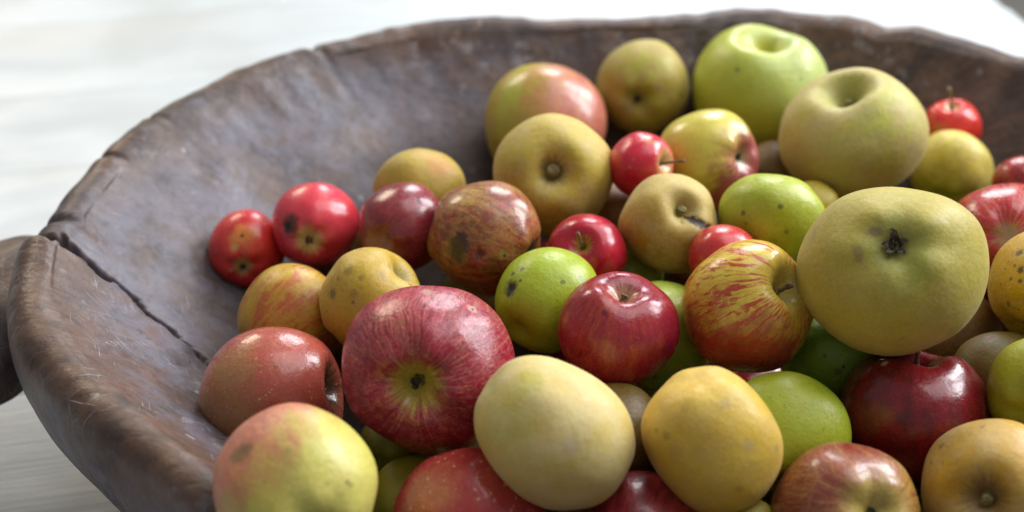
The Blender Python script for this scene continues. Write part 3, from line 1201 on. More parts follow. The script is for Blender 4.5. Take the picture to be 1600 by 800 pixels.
          'stripes': [(6, 0.08, (0.38, 0.06, 0.025), 0.7, None, 0)],
          'blush': ((-0.4966, 0.7548, -0.4285), 0.75, 0.4, (0.42, 0.12, 0.03), (0.36, 0.08, 0.025), 0.6),
          'patch': [((-0.729, 0.2117, -0.6509), 0.8, (0.52, 0.44, 0.03), 0.9)],
          'rough': 0.38,
          'coat': 0}},
 {'name': 'crab_apple',
  'label': 'bright red crab apple with a brown hole beside its pale blossom end',
  'cat': 'crab apple',
  'kind': 'red',
  'loc': (-0.1127, 0.0395, 0.1246),
  'axis': (0.0389, 0.9785, -0.2025),
  'spin': 0,
  'R': 0.02533,
  'seed': 3.04,
  'h': 0.97,
  'basin': (0.12, 0.28),
  'calyx': 0.13,
  'mat': {'c1': (0.65, 0.055, 0.07), 'c2': (0.546, 0.025, 0.05), 'calyxtint': (0.34, (0.46, 0.33, 0.13), 0.95), 'dots': (16, 0.1, (0.66, 0.25, 0.18), 0.4)},
  'spots': [((0.4172, 0.3416, -0.8422), 0.23, (0.1, 0.03, 0.015), 0.95, 0.03), ((0.5094, 0.2447, -0.825), 0.12, (0.018, 0.012, 0.008), 1, 0.07),
            ((0.3652, 0.4497, -0.8151), 0.08, (0.1, 0.03, 0.02), 0.7)]},
 {'name': 'apple',
  'label': 'dull yellow apple blushed orange, against the dark wall behind the plum coloured apple',
  'cat': 'apple',
  'kind': 'russet',
  'loc': (-0.0536, 0.0641, 0.1297),
  'axis': (0.2379, 0.9595, 0.1508),
  'spin': 0,
  'R': 0.02775,
  'seed': 5.78,
  'h': 0.94,
  'mat': {'c1': (0.36, 0.25, 0.0186),
          'c2': (0.42, 0.28, 0.0279),
          'russet': ((0.4, 0.26, 0.0496), 0.25, 3),
          'patch': [((-0.4969, 0.8665, 0.0481), 0.5, (0.52, 0.23, 0.05), 0.8)]}},
 {'name': 'apple',
  'label': 'plum coloured apple with a tiny dark dot, between the bright red and the bruised ones',
  'cat': 'apple',
  'kind': 'darkred',
  'loc': (-0.0611, 0.017, 0.1378),
  'axis': (0.442, 0.8541, -0.2741),
  'spin': 0,
  'R': 0.02488,
  'seed': 4.41,
  'h': 0.98,
  'mat': {'c1': (0.195, 0.014, 0.028),
          'c2': (0.26, 0.022, 0.032),
          'blush': None,
          'stripes': [(8, 0.08, (0.2, 0.1, 0.06), 0.3, None, 0)],
          'patch': [((0.1327, -0.3903, -0.9111), 0.75, (0.34, 0.16, 0.03), 0.8)],
          'mottle': 0.16,
          'net': ((0.25, 0.1, 0.06), 0.25, 7)},
  'spots': [((-0.4963, 0.818, -0.2909), 0.045, (0.018, 0.012, 0.008), 1, 0.02)]},
 {'name': 'apple',
  'label': 'mottled red and olive apple with a large dark bruise, behind the small green one',
  'cat': 'apple',
  'kind': 'darkred',
  'loc': (-0.0139, -0.003, 0.1437),
  'axis': (-0.8696, 0.4936, 0.0094),
  'spin': 0,
  'R': 0.03048,
  'seed': 7.15,
  'h': 0.97,
  'basin': (0.14, 0.22),
  'calyx': 0.1,
  'wob': 0.05,
  'mat': {'c1': (0.39, 0.055, 0.035),
          'c2': (0.312, 0.03, 0.03),
          'russet': ((0.33, 0.17, 0.0341), 0.62, 3.2),
          'net': ((0.42, 0.25, 0.1), 0.6, 6),
          'patch': [((0.1992, 0.9519, 0.2326), 0.42, (0.42, 0.3, 0.05), 0.8), ((0.823, -0.4922, 0.2835), 0.75, (0.33, 0.16, 0.05), 0.7)],
          'mottle': 0.22,
          'calyxtint': (0.2, (0.15, 0.12, 0.05), 0.8)},
  'spots': [((0.9567, 0.2889, 0.0349), 0.22, (0.03, 0.016, 0.01), 1, 0.03), ((0.8786, 0.2834, -0.3844), 0.1, (0.09, 0.03, 0.03), 0.8, 0.05),
            ((0.8713, 0.4907, 0.0055), 0.13, (0.04, 0.02, 0.012), 0.95), ((0.6397, 0.2651, -0.7215), 0.09, (0.3, 0.27, 0.06), 0.6),
            ((0.6271, 0.2383, -0.7416), 0.035, (0.018, 0.012, 0.008), 0.8), ((0.8305, 0.4482, 0.3309), 0.12, (0.12, 0.04, 0.03), 0.5)]},
 {'name': 'apple',
  'label': 'yellow apple with grey blotches and a pale rimmed hollow, directly behind the largest red apple',
  'cat': 'apple',
  'kind': 'yellow',
  'loc': (-0.0727, -0.0507, 0.1363),
  'axis': (0.729, 0.1416, 0.6698),
  'spin': 0,
  'R': 0.0271,
  'seed': 8.520000000000001,
  'h': 0.98,
  'cav': (0.34, 0.26),
  'wob': 0.045,
  'mat': {'c1': (0.45, 0.28, 0.0136), 'c2': (0.52, 0.36, 0.0372), 'stemtint': (0.26, (0.2, 0.17, 0.05), 0.8)},
  'spots': [((-0.2468, 0.9195, 0.3059), 0.09, (0.2, 0.14, 0.05), 0.6), ((-0.3621, 0.9066, -0.2168), 0.1, (0.13, 0.09, 0.04), 0.75),
            ((-0.2343, 0.9697, 0.069), 0.05, (0.2, 0.13, 0.05), 0.6), ((-0.479, 0.7598, 0.4397), 0.06, (0.2, 0.13, 0.05), 0.6),
            ((-0.6529, 0.7347, 0.1839), 0.08, (0.28, 0.18, 0.05), 0.5), ((-0.4448, 0.5318, 0.7206), 0.08, (0.27, 0.19, 0.06), 0.5),
            ((-0.1769, 0.4162, 0.8919), 0.05, (0.2, 0.15, 0.06), 0.5), ((-0.7367, 0.6726, 0.0699), 0.04, (0.018, 0.012, 0.008), 0.5),
            ((-0.4127, -0.0573, 0.9091), 0.05, (0.15, 0.1, 0.04), 0.7)]},
 {'name': 'small_apple',
  'label': 'small glossy cherry red apple with a short stem, behind the green one with scab marks',
  'cat': 'apple',
  'kind': 'red',
  'loc': (0.0402, -0.0178, 0.1437),
  'axis': (-0.2016, -0.6651, 0.719),
  'spin': 0,
  'R': 0.02148,
  'seed': 6.740000000000001,
  'h': 0.9,
  'cav': (0.3, 0.2),
  'stem': (0.5, (-0.134, 0.249)),
  'stemr': 0.04,
  'mat': {'c1': (0.442, 0.012, 0.032),
          'c2': (0.364, 0.008, 0.028),
          'stemtint': (0.22, (0.45, 0.28, 0.07), 0.9),
          'dots': (15, 0.07, (0.6, 0.25, 0.15), 0.35),
          'rough': 0.22}},
 {'name': 'apple',
  'label': 'small green apple with dark scab marks, between the bruised and the glossy red one',
  'cat': 'apple',
  'kind': 'green',
  'loc': (0.018, -0.0575, 0.1412),
  'axis': (0.5689, 0.8114, 0.1343),
  'spin': 0,
  'R': 0.02679,
  'seed': 5.37,
  'h': 1.02,
  'lobe': 0.005,
  'wob': 0.02,
  'mat': {'c1': (0.3, 0.38, 0.0136), 'c2': (0.33, 0.41, 0.0217), 'mottle': 0.05, 'specks': None},
  'spots': [((0.3537, 0.6701, -0.6526), 0.17, (0.09, 0.09, 0.025), 0.85, 0.02), ((0.3486, 0.6895, -0.6349), 0.11, (0.018, 0.012, 0.008), 1, 0.04),
            ((0.3411, 0.5945, -0.7282), 0.06, (0.018, 0.012, 0.008), 0.9), ((0.4832, 0.7827, -0.3924), 0.05, (0.05, 0.05, 0.02), 0.8, 0.01),
            ((0.3273, 0.8978, -0.2946), 0.05, (0.05, 0.06, 0.02), 0.8, 0.01), ((0.2033, 0.8314, -0.5172), 0.035, (0.06, 0.07, 0.02), 0.8),
            ((-0.5197, 0.8399, -0.1563), 0.05, (0.05, 0.07, 0.02), 0.7, 0.01), ((-0.6743, 0.7083, 0.2087), 0.07, (0.2, 0.28, 0.1), 0.6),
            ((-0.3551, 0.8251, 0.4394), 0.03, (0.1, 0.14, 0.03), 0.5), ((-0.5941, 0.6449, -0.4809), 0.02, (0.018, 0.012, 0.008), 0.4)]},
 {'name': 'small_apple',
  'label': 'small red apple mostly hidden behind the top of the striped apple',
  'cat': 'apple',
  'kind': 'red',
  'loc': (0.11, -0.0334, 0.1505),
  'axis': (0.4082, 0.8705, 0.2749),
  'spin': 0,
  'R': 0.01867,
  'seed': 6.330000000000001,
  'h': 0.9,
  'mat': {'c1': (0.546, 0.04, 0.04), 'c2': (0.468, 0.03, 0.03), 'mottle': 0.15}},
 {'name': 'apple',
  'label': 'red and yellow striped apple with a deep hollow and short stem, beside the biggest apple',
  'cat': 'apple',
  'kind': 'striped',
  'loc': (0.1153, -0.0803, 0.1538),
  'axis': (0.5958, -0.3879, 0.7033),
  'spin': 0,
  'R': 0.03308,
  'seed': 2.2200000000000015,
  'h': 0.95,
  'cav': (0.44, 0.24),
  'stem': (0.4, (0.073, -0.007)),
  'stemr': 0.04,
  'full': 0.86,
  'lobe': 0.03,
  'mat': {'c1': (0.64, 0.5, 0.062),
          'c2': (0.62, 0.42, 0.0434),
          'blush': ((-0.6862, -0.6169, -0.3854), 0.36, 0.36, (0.36, 0.035, 0.03), (0.25, 0.014, 0.025), 0.9),
          'stripes': [(13, 0.085, (0.42, 0.035, 0.025), 0.92, None, 0), (24, 0.05, (0.4, 0.03, 0.03), 0.5, (-0.8694, -0.494, -0.0056), 0.2)],
          'stemtint': (0.48, (0.5, 0.4, 0.08), 0.85),
          'dots': (22, 0.07, (0.62, 0.5, 0.3), 0.35)}},
 {'name': 'apple',
  'label': 'deep yellow apple with clustered dark spots, cut by the right edge',
  'cat': 'apple',
  'kind': 'yellow',
  'loc': (0.2709, -0.0612, 0.1526),
  'axis': (0.6307, 0.6058, 0.4851),
  'spin': 0,
  'R': 0.02967,
  'seed': 5.510000000000001,
  'h': 1.0,
  'mat': {'c1': (0.52, 0.3, 0.0074),
          'c2': (0.5, 0.3, 0.0186),
          'specks': (13, 0.16, (0.07, 0.045, 0.012), 0.8),
          'patch': [((0.3515, 0.2606, -0.8992), 0.5, (0.44, 0.22, 0.03), 0.6)]},
  'spots': [((0.4483, 0.8889, -0.0943), 0.065, (0.05, 0.04, 0.02), 0.85, 0.01), ((0.2558, 0.8879, -0.3824), 0.06, (0.05, 0.035, 0.015), 0.9, 0.01),
            ((0.397, 0.8556, -0.3322), 0.03, (0.018, 0.012, 0.008), 0.7), ((0.1662, 0.8236, -0.5423), 0.04, (0.05, 0.035, 0.01), 0.8),
            ((0.3407, 0.764, -0.548), 0.03, (0.018, 0.012, 0.008), 0.7), ((0.5479, 0.7296, -0.4094), 0.02, (0.018, 0.012, 0.008), 0.6),
            ((0.2081, 0.491, -0.8459), 0.05, (0.15, 0.06, 0.01), 0.7)]},
 {'name': 'apple',
  'label': 'brownish red apple with pale dots lying on its side against the left wall',
  'cat': 'apple',
  'kind': 'darkred',
  'loc': (-0.1184, -0.1008, 0.1137),
  'axis': (0.9777, -0.0188, 0.2091),
  'spin': 0,
  'R': 0.03524,
  'seed': 1.260000000000001,
  'h': 1.0,
  'cav': (0.5, 0.25),
  'basin': (0.04, 0.3),
  'full': 0.88,
  'taper': -0.02,
  'lobe': 0.008,
  'wob': 0.02,
  'mat': {'c1': (0.39, 0.085, 0.055),
          'c2': (0.338, 0.06, 0.042),
          'stripes': [(7, 0.05, (0.3, 0.1, 0.04), 0.35, None, 0)],
          'dots': (10, 0.12, (0.58, 0.38, 0.2), 0.75),
          'patch': [((-0.8039, 0.3767, -0.4602), 0.9, (0.3, 0.17, 0.06), 0.75), ((-0.3261, 0.9054, -0.2719), 0.5, (0.36, 0.2, 0.07), 0.6),
                    ((-0.6831, 0.6499, 0.3333), 0.45, (0.38, 0.08, 0.05), 0.5)],
          'stemtint': (0.42, (0.035, 0.022, 0.012), 0.95),  # stem hollow darkened: its shade put into the skin colour
          'specks': (14, 0.09, (0.1, 0.01, 0.01), 0.6)}},
 {'name': 'apple',
  'label': 'glossy deep red apple standing upright in the centre, its stem hollow facing up',
  'cat': 'apple',
  'kind': 'red',
  'loc': (0.0514, -0.0966, 0.1511),
  'axis': (0.0742, 0.044, 0.9963),
  'spin': 0,
  'R': 0.03004,
  'seed': 8.110000000000003,
  'h': 0.87,
  'cav': (0.3, 0.24),
  'stem': (0.16, (0.03, 0.03)),
  'stemr': 0.05,
  'lobe': 0.025,
  'mat': {'c1': (0.286, 0.008, 0.026),
          'c2': (0.208, 0.006, 0.022),
          'blush': ((-0.4698, -0.7587, 0.4513), 0.62, 0.4, (0.36, 0.06, 0.022), (0.28, 0.022, 0.026), 0.75),
          'stripes': [(16, 0.06, (0.22, 0.005, 0.014), 0.5, None, 0)],
          'dots': (26, 0.09, (0.62, 0.28, 0.2), 0.4),
          'stemtint': (0.26, (0.42, 0.24, 0.13), 0.7),
          'mottle': 0.16},
  'spots': [((-0.3491, -0.5784, 0.7373), 0.055, (0.1, 0.01, 0.03), 0.8), ((0.792, -0.5894, 0.1595), 0.1, (0.14, 0.01, 0.05), 0.4)]},
 {'name': 'apple',
  'label': 'olive yellow apple low down under the largest red apple',
  'cat': 'apple',
  'kind': 'green',
  'loc': (-0.0459, -0.1548, 0.0941),
  'axis': (0.2442, 0.9695, 0.0213),
  'spin': 0,
  'R': 0.02237,
  'seed': 0.5800000000000012,
  'h': 0.95,
  'mat': {'c1': (0.3, 0.26, 0.0124), 'c2': (0.28, 0.25, 0.0217), 'rough': 0.42}},
 {'name': 'apple',
  'label': 'dark maroon apple with pale dots, at the bottom edge below the pale olive one',
  'cat': 'apple',
  'kind': 'darkred',
  'loc': (0.0583, -0.1944, 0.1068),
  'axis': (0.3346, 0.8892, -0.312),
  'spin': 0,
  'R': 0.03127,
  'seed': 7.840000000000006,
  'h': 0.92,
  'mat': {'c1': (0.26, 0.02, 0.025), 'c2': (0.338, 0.03, 0.035), 'dots': (12, 0.1, (0.55, 0.34, 0.24), 0.6), 'rough': 0.33}},
 {'name': 'apple',
  'label': 'pinkish red apple with pale yellow dots, at the bottom edge beside the pale olive one',
  'cat': 'apple',
  'kind': 'red',
  'loc': (-0.0194, -0.1876, 0.1127),
  'axis': (0.0643, 0.974, -0.2173),
  'spin': 0,
  'R': 0.03453,
  'seed': 9.210000000000004,
  'h': 0.9,
  'mat': {'c1': (0.468, 0.065, 0.05),
          'c2': (0.429, 0.04, 0.04),
          'dots': (9, 0.15, (0.66, 0.42, 0.25), 0.85),
          'patch': [((0.5703, 0.7272, -0.382), 0.6, (0.48, 0.2, 0.07), 0.7)],
          'mottle': 0.16,
          'rough': 0.28}},
 {'name': 'apple',
  'label': 'largest red apple, pink and crimson with streaks round its greenish blossom end',
  'cat': 'apple',
  'kind': 'striped',
  'loc': (-0.0392, -0.1248, 0.1503),
  'axis': (0.1231, 0.8945, -0.4298),
  'spin': 0,
  'R': 0.04131,
  'seed': 2.6300000000000017,
  'h': 0.93,
  'basin': (0.42, 0.24),
  'calyx': 0.14,
  'full': 0.86,
  'lobe': 0.022,
  'mat': {'c1': (0.403, 0.034, 0.054),
          'c2': (0.26, 0.012, 0.036),
          'rough': 0.3,
          'coat': 0.08,
          'blush': ((-0.3326, -0.7403, -0.5842), 0.05, 0.5, (0.19, 0.006, 0.018), (0.27, 0.012, 0.026), 0.9),
          'stripes': [(14, 0.11, (0.22, 0.008, 0.026), 0.85, None, 0), (26, 0.04, (0.5, 0.22, 0.13), 0.4, None, 0)],
          'patch': [((0.3569, 0.5999, -0.7161), 0.6, (0.4, 0.13, 0.085), 0.6), ((-0.2225, 0.8974, -0.3809), 0.7, (0.44, 0.1, 0.13), 0.6),
                    ((-0.662, 0.3585, -0.6581), 0.5, (0.24, 0.02, 0.075), 0.6)],
          'calyxtint': (0.3, (0.38, 0.31, 0.05), 0.95),
          'dots': (24, 0.1, (0.65, 0.42, 0.28), 0.5),
          'net': ((0.48, 0.22, 0.14), 0.3, 5),
          'mottle': 0.24,
          'stemtint': None},
  'spots': [((0.0, 0.0, -1.0), 0.085, (0.05, 0.03, 0.015), 0.9), ((0.0355, 0.9848, -0.1702), 0.07, (0.5, 0.3, 0.22), 0.7),
            ((-0.5171, 0.8197, -0.2463), 0.06, (0.5, 0.34, 0.28), 0.8), ((-0.5254, 0.8139, -0.2479), 0.016, (0.018, 0.012, 0.008), 1, 0.02),
            ((0.2201, 0.6865, -0.693), 0.05, (0.2, 0.12, 0.04), 0.4)]},
 {'name': 'apple',
  'label': 'yellowish green apple with fine dark specks, behind the golden yellow one',
  'cat': 'apple',
  'kind': 'green',
  'loc': (0.1271, -0.1428, 0.1245),
  'axis': (0.3393, 0.9214, 0.1895),
  'spin': 0,
  'R': 0.03021,
  'seed': 9.620000000000008,
  'h': 0.98,
  'mat': {'c1': (0.3, 0.37, 0.0186), 'c2': (0.34, 0.38, 0.0248), 'specks': (13, 0.12, (0.07, 0.09, 0.02), 0.75), 'rough': 0.38}},
 {'name': 'apple',
  'label': 'plain olive green apple cut by the right edge, below the spotted yellow one',
  'cat': 'apple',
  'kind': 'green',
  'loc': (0.2465, -0.1348, 0.145),
  'axis': (0.6099, 0.7887, -0.0776),
  'spin': 0,
  'R': 0.02613,
  'seed': 3.7300000000000066,
  'h': 0.95,
  'mat': {'c1': (0.3, 0.3, 0.0186), 'c2': (0.33, 0.31, 0.0217), 'rough': 0.42, 'specks': None}},
 {'name': 'apple',
  'label': 'dark crimson glossy apple with a short stem, under the biggest apple',
  'cat': 'apple',
  'kind': 'darkred',
  'loc': (0.193, -0.1238, 0.1197),
  'axis': (-0.0107, 0.4034, 0.9149),
  'spin': 0,
  'R': 0.03658,
  'seed': 0.9900000000000049,
  'h': 0.9,
  'cav': (0.36, 0.27),
  'stem': (0.55, (0.03, 0)),
  'stemr': 0.04,
  'lobe': 0.03,
  'taper': 0.1,
  'mat': {'c1': (0.221, 0.008, 0.014),
          'c2': (0.143, 0.005, 0.01),
          'dots': (20, 0.07, (0.55, 0.36, 0.22), 0.45),
          'patch': [((0.8931, -0.4341, 0.1181), 0.4, (0.28, 0.1, 0.03), 0.6), ((-0.9112, -0.2706, 0.3108), 0.5, (0.22, 0.05, 0.02), 0.5)]},
  'spots': [((-0.4875, -0.3081, 0.817), 0.045, (0.65, 0.42, 0.28), 0.8), ((-0.4153, -0.879, 0.2343), 0.12, (0.07, 0.006, 0.02), 0.7)]},
 {'name': 'apple',
  'label': 'biggest apple of all, smooth pale olive with a dark star shaped blossom end facing up',
  'cat': 'apple',
  'kind': 'russet',
  'loc': (0.1807, -0.0897, 0.1828),
  'axis': (0.2148, 0.5977, -0.7724),
  'spin': 0,
  'R': 0.04564,
  'seed': 7.700000000000002,
  'h': 0.93,
  'basin': (0.16, 0.24),
  'calyx': 0.165,
  'full': 0.86,
  'squash': [((0.266, 0.918, -0.294), 0.9)],
  'mat': {'veil': ((0.5, 0.43, 0.24), 0.12),
          'c1': (0.37, 0.3, 0.0217),
          'c2': (0.41, 0.33, 0.0341),
          'russet': ((0.42, 0.33, 0.093), 0.4, 1.8),
          'patch': [((-0.1949, -0.1361, -0.9713), 0.55, (0.3, 0.34, 0.03), 0.8), ((0.2974, -0.4219, -0.8565), 0.75, (0.4, 0.34, 0.06), 0.6)],
          'calyxtint': (0.34, (0.26, 0.26, 0.03), 0.85),
          'mottle': 0.1,
          'specks': (8, 0.1, (0.24, 0.16, 0.07), 0.35)},
  'spots': [((0.0066, -0.0001, -1.0), 0.16, (0.22, 0.16, 0.06), 0.6), ((0.2548, 0.0932, -0.9625), 0.055, (0.2, 0.14, 0.07), 0.8),
            ((0.1956, 0.1222, -0.973), 0.04, (0.2, 0.14, 0.07), 0.6), ((0.3623, -0.1533, -0.9194), 0.06, (0.22, 0.17, 0.07), 0.55),
            ((0.3341, -0.2294, -0.9142), 0.05, (0.22, 0.15, 0.07), 0.6), ((0.1386, -0.0306, -0.9899), 0.06, (0.18, 0.13, 0.05), 0.5),
            ((-0.1141, -0.0656, -0.9913), 0.06, (0.14, 0.11, 0.04), 0.5), ((0.8951, 0.1066, -0.433), 0.08, (0.28, 0.2, 0.1), 0.5),
            ((-0.2548, -0.8606, -0.4409), 0.04, (0.28, 0.22, 0.08), 0.6)]},
 {'name': 'apple',
  'label': 'mottled brownish red and yellow apple at the bottom edge, left of the orange tan one',
  'cat': 'apple',
  'kind': 'striped',
  'loc': (0.1455, -0.1965, 0.1261),
  'axis': (-0.2086, 0.6553, -0.726),
  'spin': 0,
  'R': 0.0326,
  'seed': 6.4700000000000015,
  'h': 0.92,
  'basin': (0.22, 0.26),
  'calyx': 0.12,
  'mat': {'c1': (0.38, 0.24, 0.031),
          'c2': (0.34, 0.18, 0.031),
          'rough': 0.32,
          'blush': ((0.4993, 0.857, -0.1273), 0.1, 0.5, (0.27, 0.05, 0.035), (0.2, 0.03, 0.03), 0.85),
          'stripes': [(9, 0.09, (0.22, 0.03, 0.025), 0.7, None, 0), (20, 0.05, (0.42, 0.24, 0.09), 0.5, None, 0)],
          'net': ((0.42, 0.24, 0.09), 0.6, 6),
          'calyxtint': (0.48, (0.38, 0.3, 0.06), 0.85),
          'mottle': 0.2,
          'patch': [((-0.4398, 0.1471, -0.886), 0.35, (0.4, 0.36, 0.06), 0.7)]}},
 {'name': 'apple',
  'label': 'orange tan apple with its hollow facing out, in the bottom right corner',
  'cat': 'apple',
  'kind': 'yellow',
  'loc': (0.2134, -0.1825, 0.1283),
  'axis': (-0.4513, -0.7341, 0.5074),
  'spin': 0,
  'R': 0.0323,
  'seed': 5.100000000000004,
  'h': 0.93,
  'cav': (0.34, 0.26),
  'stem': (0.2, (0.03, -0.03), 1),
  'stemr': 0.07,
  'mat': {'c1': (0.5, 0.27, 0.0136),
          'c2': (0.5, 0.31, 0.031),
          'russet': ((0.5, 0.34, 0.124), 0.5, 2.4),
          'patch': [((-0.069, 0.6163, 0.7845), 0.32, (0.48, 0.26, 0.012), 0.8), ((-0.6976, 0.1164, 0.7069), 0.35, (0.52, 0.34, 0.01), 0.7)],
          'stemtint': (0.34, (0.2, 0.12, 0.05), 0.8)},
  'spots': [((-0.3559, 0.8388, 0.412), 0.04, (0.2, 0.13, 0.08), 0.6), ((-0.7837, 0.4074, 0.4689), 0.05, (0.15, 0.09, 0.03), 0.6),
            ((-0.8508, 0.1465, 0.5047), 0.03, (0.018, 0.012, 0.008), 0.5)]},
 {'name': 'apple',
  'label': 'pale yellow green apple with a pink flush and brown bruise, at the bottom left',
  'cat': 'apple',
  'kind': 'green',
  'loc': (-0.0892, -0.2131, 0.1572),
  'axis': (-0.393, 0.9088, -0.1401),
  'spin': 0,
  'R': 0.03441,
  'seed': 4.000000000000001,
  'h': 0.96,
  'full': 0.88,
  'mat': {'c1': (0.58, 0.51, 0.1364),
          'c2': (0.52, 0.47, 0.093),
          'rough': 0.36,
          'blush': ((0.5263, 0.4837, 0.6993), 0.34, 0.4, (0.58, 0.18, 0.12), (0.5, 0.13, 0.12), 0.85),
          'patch': [((0.5491, 0.7585, -0.351), 0.75, (0.52, 0.34, 0.07), 0.6), ((0.8323, 0.2401, -0.4996), 0.5, (0.42, 0.33, 0.06), 0.4)],
          'mottle': 0.13,
          'specks': (9, 0.07, (0.14, 0.12, 0.04), 0.5)},
  'spots': [((0.6201, 0.7832, -0.046), 0.13, (0.2, 0.13, 0.05), 0.8), ((0.5139, 0.8542, -0.0788), 0.08, (0.16, 0.1, 0.05), 0.6),
            ((0.1052, 0.8897, -0.4443), 0.05, (0.3, 0.27, 0.1), 0.5), ((-0.4643, 0.4412, -0.768), 0.03, (0.2, 0.17, 0.06), 0.7),
            ((-0.5015, 0.3901, -0.7722), 0.03, (0.2, 0.17, 0.06), 0.6), ((-0.2195, 0.5342, -0.8164), 0.025, (0.2, 0.17, 0.06), 0.5),
            ((0.4822, 0.65, -0.5874), 0.025, (0.2, 0.2, 0.06), 0.6)]},
 {'name': 'apple',
  'label': 'smooth pale olive apple without marks, in the centre of the front row',
  'cat': 'apple',
  'kind': 'russet',
  'loc': (0.0178, -0.1773, 0.1574),
  'axis': (0.7909, -0.2022, -0.5776),
  'spin': 0,
  'R': 0.03252,
  'seed': 9.48,
  'h': 1.1,
  'full': 0.86,
  'lobe': 0.004,
  'flats': [((0.6514, 0.7586, -0.0165), 0.92, 0.55), ((-0.6335, -0.7708, -0.0671), 0.95, 0.45)],
  'cav': (0.05, 0.3),
  'basin': (0.04, 0.3),
  'mat': {'veil': ((0.66, 0.57, 0.36), 0.4),
          'c1': (0.54, 0.4, 0.0868),
          'c2': (0.58, 0.43, 0.1302),
          'russet': ((0.54, 0.43, 0.1488), 0.4, 2.2),
          'patch': [((-0.2318, 0.6034, -0.763), 0.32, (0.44, 0.4, 0.03), 0.8), ((-0.5587, 0.2573, -0.7884), 0.55, (0.44, 0.38, 0.06), 0.6)],
          'mottle': 0.08,
          'specks': (7, 0.08, (0.3, 0.22, 0.1), 0.2)},
  'spots': [((-0.7559, 0.6539, 0.0325), 0.12, (0.42, 0.32, 0.22), 0.5), ((-0.2568, 0.6851, -0.6817), 0.08, (0.38, 0.31, 0.08), 0.4)]},
 {'name': 'apple',
  'label': 'golden yellow apple with faint brown freckles, in front of the yellowish green speckled one',
  'cat': 'apple',
  'kind': 'yellow',
  'loc': (0.0874, -0.1751, 0.1518),
  'axis': (0.2713, -0.199, -0.9417),
  'spin': 0,
  'R': 0.03082,
  'seed': 0.8500000000000008,
  'h': 1.0,
  'full': 0.86,
  'lobe': 0.006,
  'flats': [((-0.9262, 0.2281, -0.3003), 0.9, 0.55), ((0.9262, -0.2281, 0.3003), 0.92, 0.55)],
  'squash': [((-0.7002, -0.3313, 0.6325), 1.03)],
  'cav': (0.08, 0.3),
  'basin': (0.06, 0.3),
  'mat': {'veil': ((0.66, 0.5, 0.26), 0.15),
          'c1': (0.6, 0.38, 0.0279),
          'c2': (0.64, 0.43, 0.0527),
          'russet': ((0.56, 0.38, 0.0744), 0.35, 2.2),
          'mottle': 0.09,
          'specks': (9, 0.1, (0.25, 0.16, 0.06), 0.35)},
  'spots': [((0.2016, -0.5125, -0.8347), 0.06, (0.42, 0.27, 0.06), 0.5), ((-0.332, -0.5168, -0.7891), 0.08, (0.42, 0.3, 0.12), 0.5),
            ((-0.5227, -0.8142, -0.2529), 0.09, (0.42, 0.32, 0.16), 0.45), ((-0.8454, -0.5319, 0.0484), 0.05, (0.28, 0.19, 0.1), 0.6),
            ((-0.9335, -0.2456, -0.2613), 0.05, (0.35, 0.25, 0.16), 0.6), ((0.5626, -0.6195, -0.5474), 0.06, (0.3, 0.18, 0.04), 0.6),
            ((0.4861, -0.7802, -0.3936), 0.1, (0.48, 0.26, 0.05), 0.5), ((0.68, -0.4573, -0.5731), 0.04, (0.25, 0.15, 0.04), 0.6),
            ((0.1921, -0.9141, -0.3572), 0.09, (0.42, 0.26, 0.04), 0.4), ((-0.2316, -0.9242, 0.3037), 0.06, (0.35, 0.22, 0.05), 0.5),
            ((0.8198, -0.1374, -0.5559), 0.05, (0.35, 0.25, 0.08), 0.5)]}]

